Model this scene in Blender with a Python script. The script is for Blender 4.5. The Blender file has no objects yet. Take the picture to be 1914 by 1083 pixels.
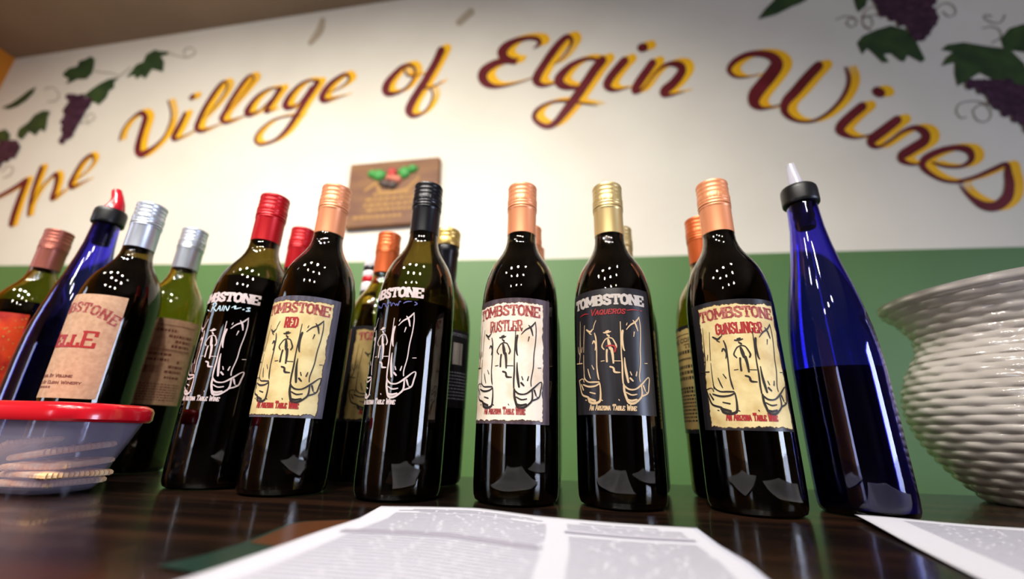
import bpy, bmesh, math, random
from mathutils import Vector, Matrix
random.seed(7)
R_ = math.radians
SC = bpy.context.scene
COL = SC.collection

# ------------------------------------------------------------------ camera
H0 = 1.06                      # counter top height above the floor
CH = 0.0558                    # lens height above the counter
FPX, CX, CY = 790.0, 957.0, 541.5
UPC = Vector((1026.0 - CX, -1791.0 - CY, FPX)).normalized()    # world up seen in the camera frame (x right, y down, z forward)
_Y = (Vector((0, 0, 1)) - UPC * UPC.z).normalized()
_X = _Y.cross(UPC)
if _X.x < 0: _X = -_X
_c, _s = math.cos(R_(-7)), math.sin(R_(-7))
AX, AY, AZ = _X * _c + _Y * _s, _Y * _c - _X * _s, UPC
def c2w(v): return Vector((v.dot(AX), v.dot(AY), v.dot(AZ)))
EYE = Vector((0, 0, H0 + CH))
cam_d = bpy.data.cameras.new('camera'); cam = bpy.data.objects.new('camera', cam_d); COL.objects.link(cam)
cx_, cu_, cb_ = c2w(Vector((1, 0, 0))), c2w(Vector((0, -1, 0))), c2w(Vector((0, 0, -1)))
cam.matrix_world = Matrix(((cx_.x, cu_.x, cb_.x, EYE.x), (cx_.y, cu_.y, cb_.y, EYE.y), (cx_.z, cu_.z, cb_.z, EYE.z), (0, 0, 0, 1)))
cam_d.sensor_width = 36.0
cam_d.lens = FPX / 1914 * 36.0
cam_d.clip_start = 0.005
cam_d.dof.use_dof = True
cam_d.dof.focus_distance = 0.355
cam_d.dof.aperture_fstop = 2.6
SC.camera = cam
def ray(px, py): return c2w(Vector((px - CX, py - CY, FPX)))

# ------------------------------------------------------------------ light
WALL = 1.2                     # distance of the painted wall
_r = ray(29, 110)               # the corner where the painted wall, the left wall and the ceiling meet
XL, XR, YF = _r.x * WALL / _r.y, 3.0, -3.6
vs = SC.view_settings
vs.view_transform = 'Standard'; vs.look = 'None'; vs.gamma = 1.0; vs.use_curve_mapping = False
vs.exposure = 0.0
SC.cycles.use_denoising = True
SC.cycles.max_bounces = 14; SC.cycles.transmission_bounces = 14; SC.cycles.transparent_max_bounces = 16
SC.cycles.caustics_refractive = False; SC.cycles.caustics_reflective = False
SC.cycles.sample_clamp_indirect = 15.0
w = bpy.data.worlds.new('sky'); SC.world = w; w.use_nodes = True
bg = w.node_tree.nodes['Background']; bg.inputs[0].default_value = (0.75, 0.85, 1, 1); bg.inputs[1].default_value = 0.6
def lamp(kind, name, loc, rot, energy, color, **kw):
    d = bpy.data.lights.new(name, kind); d.energy = energy; d.color = color
    for k, v in kw.items(): setattr(d, k, v)
    o = bpy.data.objects.new(name, d); o.location = loc; o.rotation_euler = rot; COL.objects.link(o); return o
SPOTS = [(-1.75, -.45, 66, 53, 99), (-1.15, -.5, 72, 53, 99), (-.65, -.45, 76, 52, 99), (-.15, -.5, 74, 52, 93), (.4, -.4, 12, 46, 84), (-.75, -1.0, 30, 40, 96), (-.2, -1.1, 34, 40, 90), (.35, -1.0, 26, 36, 80),
         (-1.0, -1.75, 20, 50, 70), (-.3, -1.8, 20, 50, 70), (.3, -1.75, 20, 50, 70)]
for i, (x, y, e, t, sz) in enumerate(SPOTS):
    lamp('SPOT', 'ceiling_spot_light', (x, y, 2.6), (R_(t), 0, 0), e, (1.0, .95, .87), spot_size=R_(sz), spot_blend=1.0, shadow_soft_size=.045)
lamp('AREA', 'daylight_right', (XR - .06, -1.1, 1.32), (R_(90), 0, R_(90)), 68, (.64, .74, 1.0), shape='RECTANGLE', size=.85, size_y=1.25)
lamp('AREA', 'daylight_left', (XL + .06, -.35, 1.2), (R_(90), 0, R_(-90)), 10, (.70, .80, 1.0), shape='RECTANGLE', size=.4, size_y=1.6)
lamp('AREA', 'daylight_front', (-2.1, YF + .06, 1.25), (R_(-90), 0, R_(180)), 16, (.72, .81, 1.0), shape='RECTANGLE', size=.5, size_y=1.5)

# ------------------------------------------------------------------ helpers
def lin(r, g, b):
    f = lambda c: (c / 255 / 12.92) if c / 255 <= .04045 else ((c / 255 + .055) / 1.055) ** 2.4
    return (f(r), f(g), f(b), 1)
def mat(name, col, rough=.5, metal=0, trans=0, ior=1.45, coat=0, noise=None, bump=None, spec=.5, stretch=None, alpha=1):
    m = bpy.data.materials.new(name); m.use_nodes = True; nt = m.node_tree; p = nt.nodes['Principled BSDF']
    p.inputs['Base Color'].default_value = col; p.inputs['Roughness'].default_value = rough
    p.inputs['Metallic'].default_value = metal; p.inputs['Transmission Weight'].default_value = trans
    p.inputs['IOR'].default_value = ior; p.inputs['Coat Weight'].default_value = coat
    p.inputs['Coat Roughness'].default_value = .05; p.inputs['Specular IOR Level'].default_value = spec
    if noise or bump:
        tc = nt.nodes.new('ShaderNodeTexCoord'); mp = nt.nodes.new('ShaderNodeMapping'); nt.links.new(tc.outputs['Object'], mp.inputs[0])
        if stretch: mp.inputs['Scale'].default_value = stretch
    if noise:
        col2, scale, detail, lo, hi = noise
        n = nt.nodes.new('ShaderNodeTexNoise'); n.inputs['Scale'].default_value = scale; n.inputs['Detail'].default_value = detail
        nt.links.new(mp.outputs[0], n.inputs[0])
        r = nt.nodes.new('ShaderNodeValToRGB'); r.color_ramp.elements[0].position = lo; r.color_ramp.elements[1].position = hi
        r.color_ramp.elements[0].color = col; r.color_ramp.elements[1].color = col2
        nt.links.new(n.outputs[0], r.inputs[0]); nt.links.new(r.outputs[0], p.inputs['Base Color'])
    if bump:
        n = nt.nodes.new('ShaderNodeTexNoise'); n.inputs['Scale'].default_value = bump[0]; n.inputs['Detail'].default_value = 4
        nt.links.new(mp.outputs[0], n.inputs[0])
        b = nt.nodes.new('ShaderNodeBump'); b.inputs['Strength'].default_value = bump[1]; b.inputs['Distance'].default_value = bump[2]
        nt.links.new(n.outputs[0], b.inputs['Height']); nt.links.new(b.outputs[0], p.inputs['Normal'])
    return m
def mix_clear(m, fac):
    """mix the surface with clear transparency (thin translucent plastic)"""
    nt = m.node_tree; out = nt.nodes['Material Output']; p = nt.nodes['Principled BSDF']
    t = nt.nodes.new('ShaderNodeBsdfTransparent'); t.inputs[0].default_value = (.93, .93, .97, 1)
    x = nt.nodes.new('ShaderNodeMixShader'); x.inputs[0].default_value = fac
    nt.links.new(p.outputs[0], x.inputs[1]); nt.links.new(t.outputs[0], x.inputs[2]); nt.links.new(x.outputs[0], out.inputs[0]); return m

class MB:
    def __init__(s): s.v = []; s.f = []
    def add(s, vs, fs):
        n = len(s.v); s.v += [tuple(p) for p in vs]; s.f += [tuple(i + n for i in f) for f in fs]; return s
    def box(s, a, b):
        (x0, y0, z0), (x1, y1, z1) = a, b
        return s.add([(x0, y0, z0), (x1, y0, z0), (x1, y1, z0), (x0, y1, z0), (x0, y0, z1), (x1, y0, z1), (x1, y1, z1), (x0, y1, z1)],
                     [(3, 2, 1, 0), (4, 5, 6, 7), (0, 1, 5, 4), (1, 2, 6, 5), (2, 3, 7, 6), (3, 0, 4, 7)])
    def lathe(s, prof, seg=64, fr=None):
        """closed profile of (r, z); r = 0 makes a pole. fr(r, z, angle) may alter the radius"""
        rings = []; vs = []; fs = []
        for r, z in prof:
            if r < 1e-7: rings.append([len(vs)]); vs.append((0, 0, z))
            else:
                rings.append(list(range(len(vs), len(vs) + seg)))
                for k in range(seg):
                    a = 2 * math.pi * k / seg; rr = fr(r, z, a) if fr else r
                    vs.append((rr * math.cos(a), rr * math.sin(a), z))
        for A, Bq in zip(rings, rings[1:]):
            for k in range(seg):
                j = (k + 1) % seg
                if len(A) == 1 and len(Bq) == 1: continue
                if len(A) == 1: fs.append((A[0], Bq[j], Bq[k]))
                elif len(Bq) == 1: fs.append((A[k], A[j], Bq[0]))
                else: fs.append((A[k], A[j], Bq[j], Bq[k]))
        return s.add(vs, fs)
    def tube(s, pts, rads, seg=12):
        pts = [Vector(p) for p in pts]; vs = []; fs = []
        up = Vector((0, 1, 0.01))
        for i, p in enumerate(pts):
            t = (pts[min(i + 1, len(pts) - 1)] - pts[max(i - 1, 0)]).normalized()
            a = t.cross(up)
            if a.length < 1e-3: a = t.cross(Vector((1, 0, 0)))
            a.normalize(); b = t.cross(a)
            for k in range(seg):
                q = 2 * math.pi * k / seg; vs.append(p + (a * math.cos(q) + b * math.sin(q)) * rads[i])
        for i in range(len(pts) - 1):
            for k in range(seg):
                j = (k + 1) % seg; fs.append((i * seg + k, i * seg + j, (i + 1) * seg + j, (i + 1) * seg + k))
        fs.append(tuple(range(seg))[::-1]); fs.append(tuple(range((len(pts) - 1) * seg, len(pts) * seg)))
        return s.add(vs, fs)
    def mesh(s, name, m=None, smooth=True, fix=True):
        me = bpy.data.meshes.new(name); me.from_pydata(s.v, [], s.f)
        if fix:
            bm = bmesh.new(); bm.from_mesh(me); bmesh.ops.recalc_face_normals(bm, faces=bm.faces); bm.to_mesh(me); bm.free()
        if m: me.materials.append(m)
        if smooth:
            me.polygons.foreach_set('use_smooth', [True] * len(me.polygons))
            try: me.set_sharp_from_angle(angle=R_(38))
            except Exception: pass
        me.update(); return me
    def obj(s, name, m=None, parent=None, smooth=True, fix=True, loc=None):
        o = bpy.data.objects.new(name, s.mesh(name, m, smooth, fix)); COL.objects.link(o)
        if parent: o.parent = parent
        if loc: o.location = loc
        return o
def link(name, me, parent):
    o = bpy.data.objects.new(name, me); COL.objects.link(o); o.parent = parent; return o
def thing(name, label, cat, loc, group=None):
    o = bpy.data.objects.new(name, None); o.empty_display_size = .02; COL.objects.link(o); o.location = loc
    return tag(o, label, cat, group)
def tag(o, label, cat, group=None):
    o['label'] = label; o['category'] = cat
    if group: o['group'] = group
    return o
def struct(o): o['kind'] = 'structure'; return o

def smooth_path(p, n=6):
    """Catmull-Rom through (x, y, width) points"""
    if len(p) < 3: n = max(n, 3)
    out = []
    for i in range(len(p) - 1):
        a, b, c, d = p[max(i - 1, 0)], p[i], p[i + 1], p[min(i + 2, len(p) - 1)]
        for k in range(n):
            t = k / n
            out.append(tuple(.5 * (2 * b[j] + (c[j] - a[j]) * t + (2 * a[j] - 5 * b[j] + 4 * c[j] - d[j]) * t * t + (3 * b[j] - a[j] - 3 * c[j] + d[j]) * t ** 3) for j in range(3)))
    out.append(tuple(p[-1])); return out
NUDGE = [0]
def ribbon(mb, path, mp, cap=True, scale=1.0, minw=0.0):
    """a flat brush stroke; mp maps its plane onto the surface it is printed on (later strokes lie a hair above earlier ones)"""
    n = len(path); V = []; base = NUDGE[0]
    NUDGE[0] = (NUDGE[0] + n) % 300
    up = lambda i: (base + i) * 4e-7
    L, Rr, ang = [], [], []
    for i in range(n):
        a, b = path[max(i - 1, 0)], path[min(i + 1, n - 1)]
        dx, dy = b[0] - a[0], b[1] - a[1]; l = math.hypot(dx, dy) or 1e-9
        hw = max(path[i][2] * scale, minw) / 2; ang.append(math.atan2(dy, dx))
        L.append(mp(path[i][0] - dy / l * hw, path[i][1] + dx / l * hw, up(i))); Rr.append(mp(path[i][0] + dy / l * hw, path[i][1] - dx / l * hw, up(i)))
    vs = L + Rr; fs = [(i, i + 1, n + i + 1, n + i) for i in range(n - 1)]
    if cap:
        for e, a0 in ((0, ang[0] + math.pi / 2), (n - 1, ang[-1] - math.pi / 2)):
            x, y, w_ = path[e]; hw = max(w_ * scale, minw) / 2; k0 = len(vs)
            vs += [mp(x + hw * math.cos(a0 + math.pi * k / 6), y + hw * math.sin(a0 + math.pi * k / 6), up(e)) for k in range(7)]
            fs.append(tuple(range(k0, k0 + 7)))
    mb.add(vs, fs)

# ------------------------------------------------------------------ materials
M = {}
M['cream'] = mat('cream_wall_paint', lin(224, 217, 200), .55, noise=(lin(214, 206, 188), 2.5, 3, .35, .7), bump=(180, .12, .002))
M['green'] = mat('green_wall_paint', lin(84, 120, 64), .5, noise=(lin(76, 110, 58), 2.0, 3, .35, .7), bump=(180, .12, .002))
M['ceil'] = mat('ceiling_paint', lin(150, 128, 102), .8, noise=(lin(138, 117, 92), 3, 3, .3, .7))
M['orange'] = mat('orange_wall_paint', lin(214, 130, 30), .6, bump=(160, .1, .002))
M['brown'] = mat('brown_panel_wall', lin(70, 50, 36), .5, bump=(60, .1, .002))
M['beige'] = mat('beige_wall_paint', lin(138, 116, 92), .6, bump=(160, .1, .002))
M['maroon'] = mat('maroon_sign_paint', lin(92, 14, 22), .42, noise=(lin(110, 28, 36), 14, 3, .35, .75))
M['gold'] = mat('golden_sign_paint', lin(244, 186, 22), .45, noise=(lin(236, 168, 20), 10, 3, .35, .75))
M['leaf'] = mat('green_leaf_paint', lin(34, 58, 28), .5, noise=(lin(58, 82, 36), 16, 3, .4, .75))
M['vine'] = mat('grey_vine_paint', lin(138, 128, 110), .6)
M['grape'] = mat('purple_grape_paint', lin(50, 24, 42), .45, noise=(lin(76, 42, 64), 40, 2, .4, .7))
M['mark'] = mat('brownish_wall_mark', lin(176, 160, 136), .7)
M['counter'] = mat('dark_varnished_wood', lin(20, 12, 9), .24, coat=.22, noise=(lin(56, 34, 22), 9, 8, .42, .72), stretch=(.35, 4.5, 2), bump=(30, .06, .002))
M['panel'] = mat('counter_front_wood', lin(60, 36, 22), .4, noise=(lin(84, 52, 32), 8, 6, .35, .7), stretch=(4, 1, .4))
M['floor'] = mat('concrete_floor', lin(120, 104, 88), .5, noise=(lin(96, 82, 70), 4, 6, .35, .7))
M['frame'] = mat('white_window_frame', lin(220, 216, 206), .4)
M['pane'] = mix_clear(mat('window_glass', (1, 1, 1, 1), .02), .93)
def glass(name, col, dens):
    m = mat(name, (1, 1, 1, 1), .012, trans=1, ior=1.5); nt = m.node_tree
    v = nt.nodes.new('ShaderNodeVolumeAbsorption'); v.inputs['Color'].default_value = col; v.inputs['Density'].default_value = dens
    nt.links.new(v.outputs[0], nt.nodes['Material Output'].inputs['Volume']); return m
M['olive'] = glass('olive_bottle_glass', (.52, .44, 0, 1), 1350)
M['olive_pale'] = glass('pale_olive_bottle_glass', (.78, .69, 0, 1), 1250)
M['cobalt'] = glass('cobalt_bottle_glass', (.06, 0, .86, 1), 950)
M['wine'] = mat('dark_red_wine', (.004, .0008, .0012, 1), .5, spec=.05)
M['wine2'] = mat('deep_dark_wine', (.006, .004, .002, 1), .5, spec=.05)
M['wine3'] = mat('scatter_blue_wine', (.04, .035, .7, 1), .5, spec=.05)  # light scattered inside the colourless wine is put into this blue base colour
def foil(n, c, metal=.75, rough=.33): return mat(n, c, rough, metal, noise=None)
M['copper'] = foil('copper_capsule', lin(234, 152, 108), .4, .38)
M['copper2'] = foil('deep_copper_capsule', lin(206, 98, 48), .45, .36)
M['champ'] = foil('champagne_capsule', lin(206, 180, 124), .6, .36)
M['goldcap'] = foil('gold_capsule', lin(214, 180, 104), .75, .3)
M['silver'] = foil('silver_capsule', lin(196, 202, 212), .7, .34)
M['redcap'] = foil('red_capsule', lin(186, 18, 28), .35, .34)
M['rosecap'] = foil('rose_copper_capsule', lin(160, 92, 78), .6, .38)
M['blackcap'] = foil('black_capsule', lin(16, 16, 22), .2, .3)
M['whitecap'] = foil('white_capsule', lin(222, 218, 222), .1, .4)
M['rubber'] = mat('black_pourer_rubber', lin(16, 16, 18), .38)
M['redspout'] = mat('red_pourer_plastic', lin(226, 30, 52), .15, trans=.35, coat=.5)
M['clearspout'] = mix_clear(mat('clear_pourer_plastic', lin(228, 226, 240), .08, coat=.5), .55)
M['parch_y'] = mat('yellow_parchment_print', lin(228, 208, 152), .5, noise=(lin(190, 156, 92), 55, 6, .42, .78))
M['parch_w'] = mat('pale_parchment_print', lin(236, 222, 204), .5, noise=(lin(214, 184, 150), 50, 6, .48, .78))
M['burnt'] = mat('burnt_edge_print', lin(84, 58, 34), .5)
M['parch_d'] = mat('aged_parchment_print', lin(186, 160, 100), .55, noise=(lin(160, 128, 74), 45, 5, .45, .8))
M['kraft'] = mat('kraft_paper', lin(196, 158, 126), .6, noise=(lin(178, 138, 106), 220, 3, .35, .7))
M['lab_blk'] = mat('black_label_paper', lin(30, 28, 32), .34, noise=(lin(40, 37, 40), 60, 4, .4, .7), stretch=(5, 5, .6))
M['lab_grey'] = mat('grey_wood_label_paper', lin(74, 70, 82), .36, noise=(lin(96, 92, 106), 60, 4, .4, .7), stretch=(5, 5, .6))
M['lab_plum'] = mat('brown_wood_label_paper', lin(66, 52, 58), .36, noise=(lin(90, 74, 82), 60, 4, .4, .7), stretch=(5, 5, .6))
M['lab_orng'] = mat('orange_red_label_paper', lin(206, 62, 24), .35, noise=(lin(150, 22, 22), 28, 3, .45, .62))
M['ink_red'] = mat('dark_red_print', lin(142, 50, 48), .5, noise=(lin(188, 112, 100), 260, 2, .45, .7))
M['ink_red2'] = mat('red_print', lin(160, 34, 36), .5)
M['ink_blk'] = mat('black_print', lin(38, 30, 26), .5)
M['ink_brn'] = mat('brown_print', lin(116, 62, 48), .5)
M['ink_sil'] = mat('silver_white_print', lin(186, 176, 168), .4)
M['ink_pink'] = mat('white_glass_print', lin(204, 186, 184), .45)
M['ink_tan'] = mat('tan_print', lin(206, 176, 136), .5)
M['ink_ice'] = mat('ice_blue_print', lin(190, 214, 224), .45)
M['ink_vio'] = mat('dull_violet_print', lin(92, 92, 150), .45)
M['gold_dot'] = mat('gold_dot_colour', lin(236, 190, 96), .25, .5)
M['ink_grey'] = mat('grey_print', lin(150, 150, 164), .6)
M['ink_lgrey'] = mat('light_grey_print', lin(198, 197, 210), .6)
M['ink_bar'] = mat('grey_bar_print', lin(172, 168, 184), .6)
M['paper'] = mat('white_paper', lin(222, 222, 234), .6)
M['tub'] = mix_clear(mat('frosted_tub_plastic', lin(226, 216, 240), .3, coat=.2), .82)
M['lid'] = mat('red_lid_plastic', lin(206, 20, 36), .22, coat=.4)
M['cracker'] = mat('baked_cracker', lin(240, 178, 112), .7, noise=(lin(252, 224, 182), 90, 4, .35, .7), bump=(300, .2, .001))
M['ceramic'] = mat('glazed_white_ceramic', lin(192, 185, 180), .14, coat=.5, noise=(lin(172, 164, 158), 30, 3, .4, .7))
M['board'] = mat('carved_plaque_wood', lin(104, 60, 36), .55, noise=(lin(132, 90, 44), 9, 5, .35, .7), stretch=(1, 1, 3.5))
M['p_green'] = mat('plaque_green_paint', lin(66, 148, 66), .5)
M['p_red'] = mat('plaque_red_paint', lin(190, 54, 56), .5)
M['p_pink'] = mat('plaque_pink_paint', lin(204, 124, 100), .5)
M['p_dark'] = mat('plaque_dark_paint', lin(86, 72, 66), .55)
M['p_gold'] = mat('plaque_gold_paint', lin(166, 120, 52), .55)
M['teal'] = mat('teal_print', lin(26, 56, 48), .3)
M['rust'] = mat('rust_print', lin(92, 54, 32), .3)

# ------------------------------------------------------------------ room shell
def on_wall(px, py, off=0.0):
    r = ray(px, py); t = (WALL - off) / r.y
    return Vector((r.x * t, WALL - off, EYE.z + r.z * t))
_a, _b = on_wall(29, 110), on_wall(740, 0)
XL = _a.x
CS = (_b.z - _a.z) / (_b.x - _a.x)
def ceil_z(x): return _a.z + (x - _a.x) * CS
wall = MB().add([(XL, WALL, 0), (XR, WALL, 0), (XR, WALL, ceil_z(XR)), (XL, WALL, ceil_z(XL)),
                 (XL, WALL + .1, 0), (XR, WALL + .1, 0), (XR, WALL + .1, ceil_z(XR)), (XL, WALL + .1, ceil_z(XL))],
                [(0, 1, 2, 3), (7, 6, 5, 4), (0, 4, 5, 1), (1, 5, 6, 2), (2, 6, 7, 3), (3, 7, 4, 0)]).obj('wall_back', M['cream'], smooth=False)
struct(wall)
# green paint on the lower wall, with its hand-cut upper edge
gp = [on_wall(x, y) for x, y in ((2, 497), (320, 495), (620, 491), (875, 487), (1065, 484), (1500, 472), (1910, 462))]
gz = [(XL, gp[0].z + .004)] + [(p.x, p.z) for p in gp] + [(XR, gp[-1].z)]
g = MB()
for (x0, z0), (x1, z1) in zip(gz, gz[1:]):
    g.add([(x0, WALL - .0015, 0), (x1, WALL - .0015, 0), (x1, WALL - .0015, z1), (x0, WALL - .0015, z0), (x0, WALL, z0), (x1, WALL, z1)], [(0, 1, 2, 3), (3, 2, 5, 4)])
g.obj('wainscot_paint', M['green'], wall, smooth=False)
ceil = MB().add([(XL, YF, ceil_z(XL)), (XR, YF, ceil_z(XR)), (XR, WALL, ceil_z(XR)), (XL, WALL, ceil_z(XL)),
                 (XL, YF, ceil_z(XL) + .1), (XR, YF, ceil_z(XR) + .1), (XR, WALL, ceil_z(XR) + .1), (XL, WALL, ceil_z(XL) + .1)],
                [(3, 2, 1, 0), (4, 5, 6, 7), (0, 1, 5, 4), (1, 2, 6, 5), (2, 3, 7, 6), (3, 0, 4, 7)]).obj('ceiling', M['ceil'], smooth=False)
struct(ceil)
struct(MB().box((XL, YF, -.1), (XR, WALL, 0)).obj('floor', M['floor'], smooth=False))
def wall_with_hole(name, m, axis, at, thick, u0, u1, zt, hole):
    """a wall in a plane of constant x or y with one window opening"""
    h0, h1, z0, z1 = hole; mb = MB()
    for a, b, c, d in ((u0, h0, 0, zt), (h1, u1, 0, zt), (h0, h1, 0, z0), (h0, h1, z1, zt)):
        if b - a < 1e-4 or d - c < 1e-4: continue
        lo, hi = min(at, at + thick), max(at, at + thick)
        mb.box((lo, a, c), (hi, b, d)) if axis == 'x' else mb.box((a, lo, c), (b, hi, d))
    return struct(mb.obj(name, m, smooth=False))
def window(name, axis, at, h):
    h0, h1, z0, z1 = h; mb = MB(); e = .05
    for a, b, c, d in ((h0, h1, z0, z0 + e), (h0, h1, z1 - e, z1), (h0, h0 + e, z0 + e, z1 - e), (h1 - e, h1, z0 + e, z1 - e)):
        mb.box((at - .03, a, c), (at + .03, b, d)) if axis == 'x' else mb.box((a, at - .03, c), (b, at + .03, d))
    o = struct(mb.obj(name, M['frame'], smooth=False))
    (MB().box((at - .004, h0 + e, z0 + e), (at + .004, h1 - e, z1 - e)) if axis == 'x' else MB().box((h0 + e, at - .004, z0 + e), (h1 - e, at + .004, z1 - e))).obj('window_pane', M['pane'], o, smooth=False)
HR, HL, HF = (-1.57, -.63, .62, 2.02), (-.56, -.14, .4, 2.02), (-2.36, -1.84, .5, 2.02)
wall_with_hole('wall_right', M['beige'], 'x', XR, .12, YF, WALL + .1, ceil_z(XR), HR)
wall_with_hole('wall_left', M['orange'], 'x', XL, -.12, YF, WALL + .1, ceil_z(XL), HL)
struct(wall_with_hole('wall_front', M['brown'], 'y', YF, -.12, XL, XR, ceil_z(XL), HF))
window('window_1', 'x', XR + .07, HR); window('window_2', 'x', XL - .07, HL); window('window_3', 'y', YF - .07, HF)
struct(MB().add([(XL, YF, ceil_z(XL)), (XR, YF, ceil_z(XL)), (XR, YF, ceil_z(XR)), (XL, YF - .12, ceil_z(XL)), (XR, YF - .12, ceil_z(XL)), (XR, YF - .12, ceil_z(XR))],
                [(0, 1, 2), (5, 4, 3), (0, 2, 5, 3), (1, 4, 5, 2), (0, 3, 4, 1)]).obj('trim_1', M['brown'], smooth=False))

# ------------------------------------------------------------------ counter
EDGE = lambda x: .595 + .05 * x
ct = thing('bar_counter', 'dark varnished wooden bar counter the bottles stand on', 'counter', (0, 0, 0))
ctop = MB().add([(-1.7, -.28, H0 - .05), (1.7, -.28, H0 - .05), (1.7, EDGE(1.7), H0 - .05), (-1.7, EDGE(-1.7), H0 - .05),
                 (-1.7, -.28, H0), (1.7, -.28, H0), (1.7, EDGE(1.7), H0), (-1.7, EDGE(-1.7), H0)],
                [(3, 2, 1, 0), (4, 5, 6, 7), (0, 1, 5, 4), (1, 2, 6, 5), (2, 3, 7, 6), (3, 0, 4, 7)]).obj('counter_top', M['counter'], ct, smooth=False)
bv = ctop.modifiers.new('edge', 'BEVEL'); bv.width = .004; bv.segments = 2
MB().box((-1.6, -.1, 0), (1.6, -.06, H0 - .05)).obj('front_panel', M['panel'], ct, smooth=False)
for sx in (-1.6, 1.56): MB().box((sx, -.06, 0), (sx + .04, .45, H0 - .05)).obj('side_panel', M['panel'], ct, smooth=False)

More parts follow.
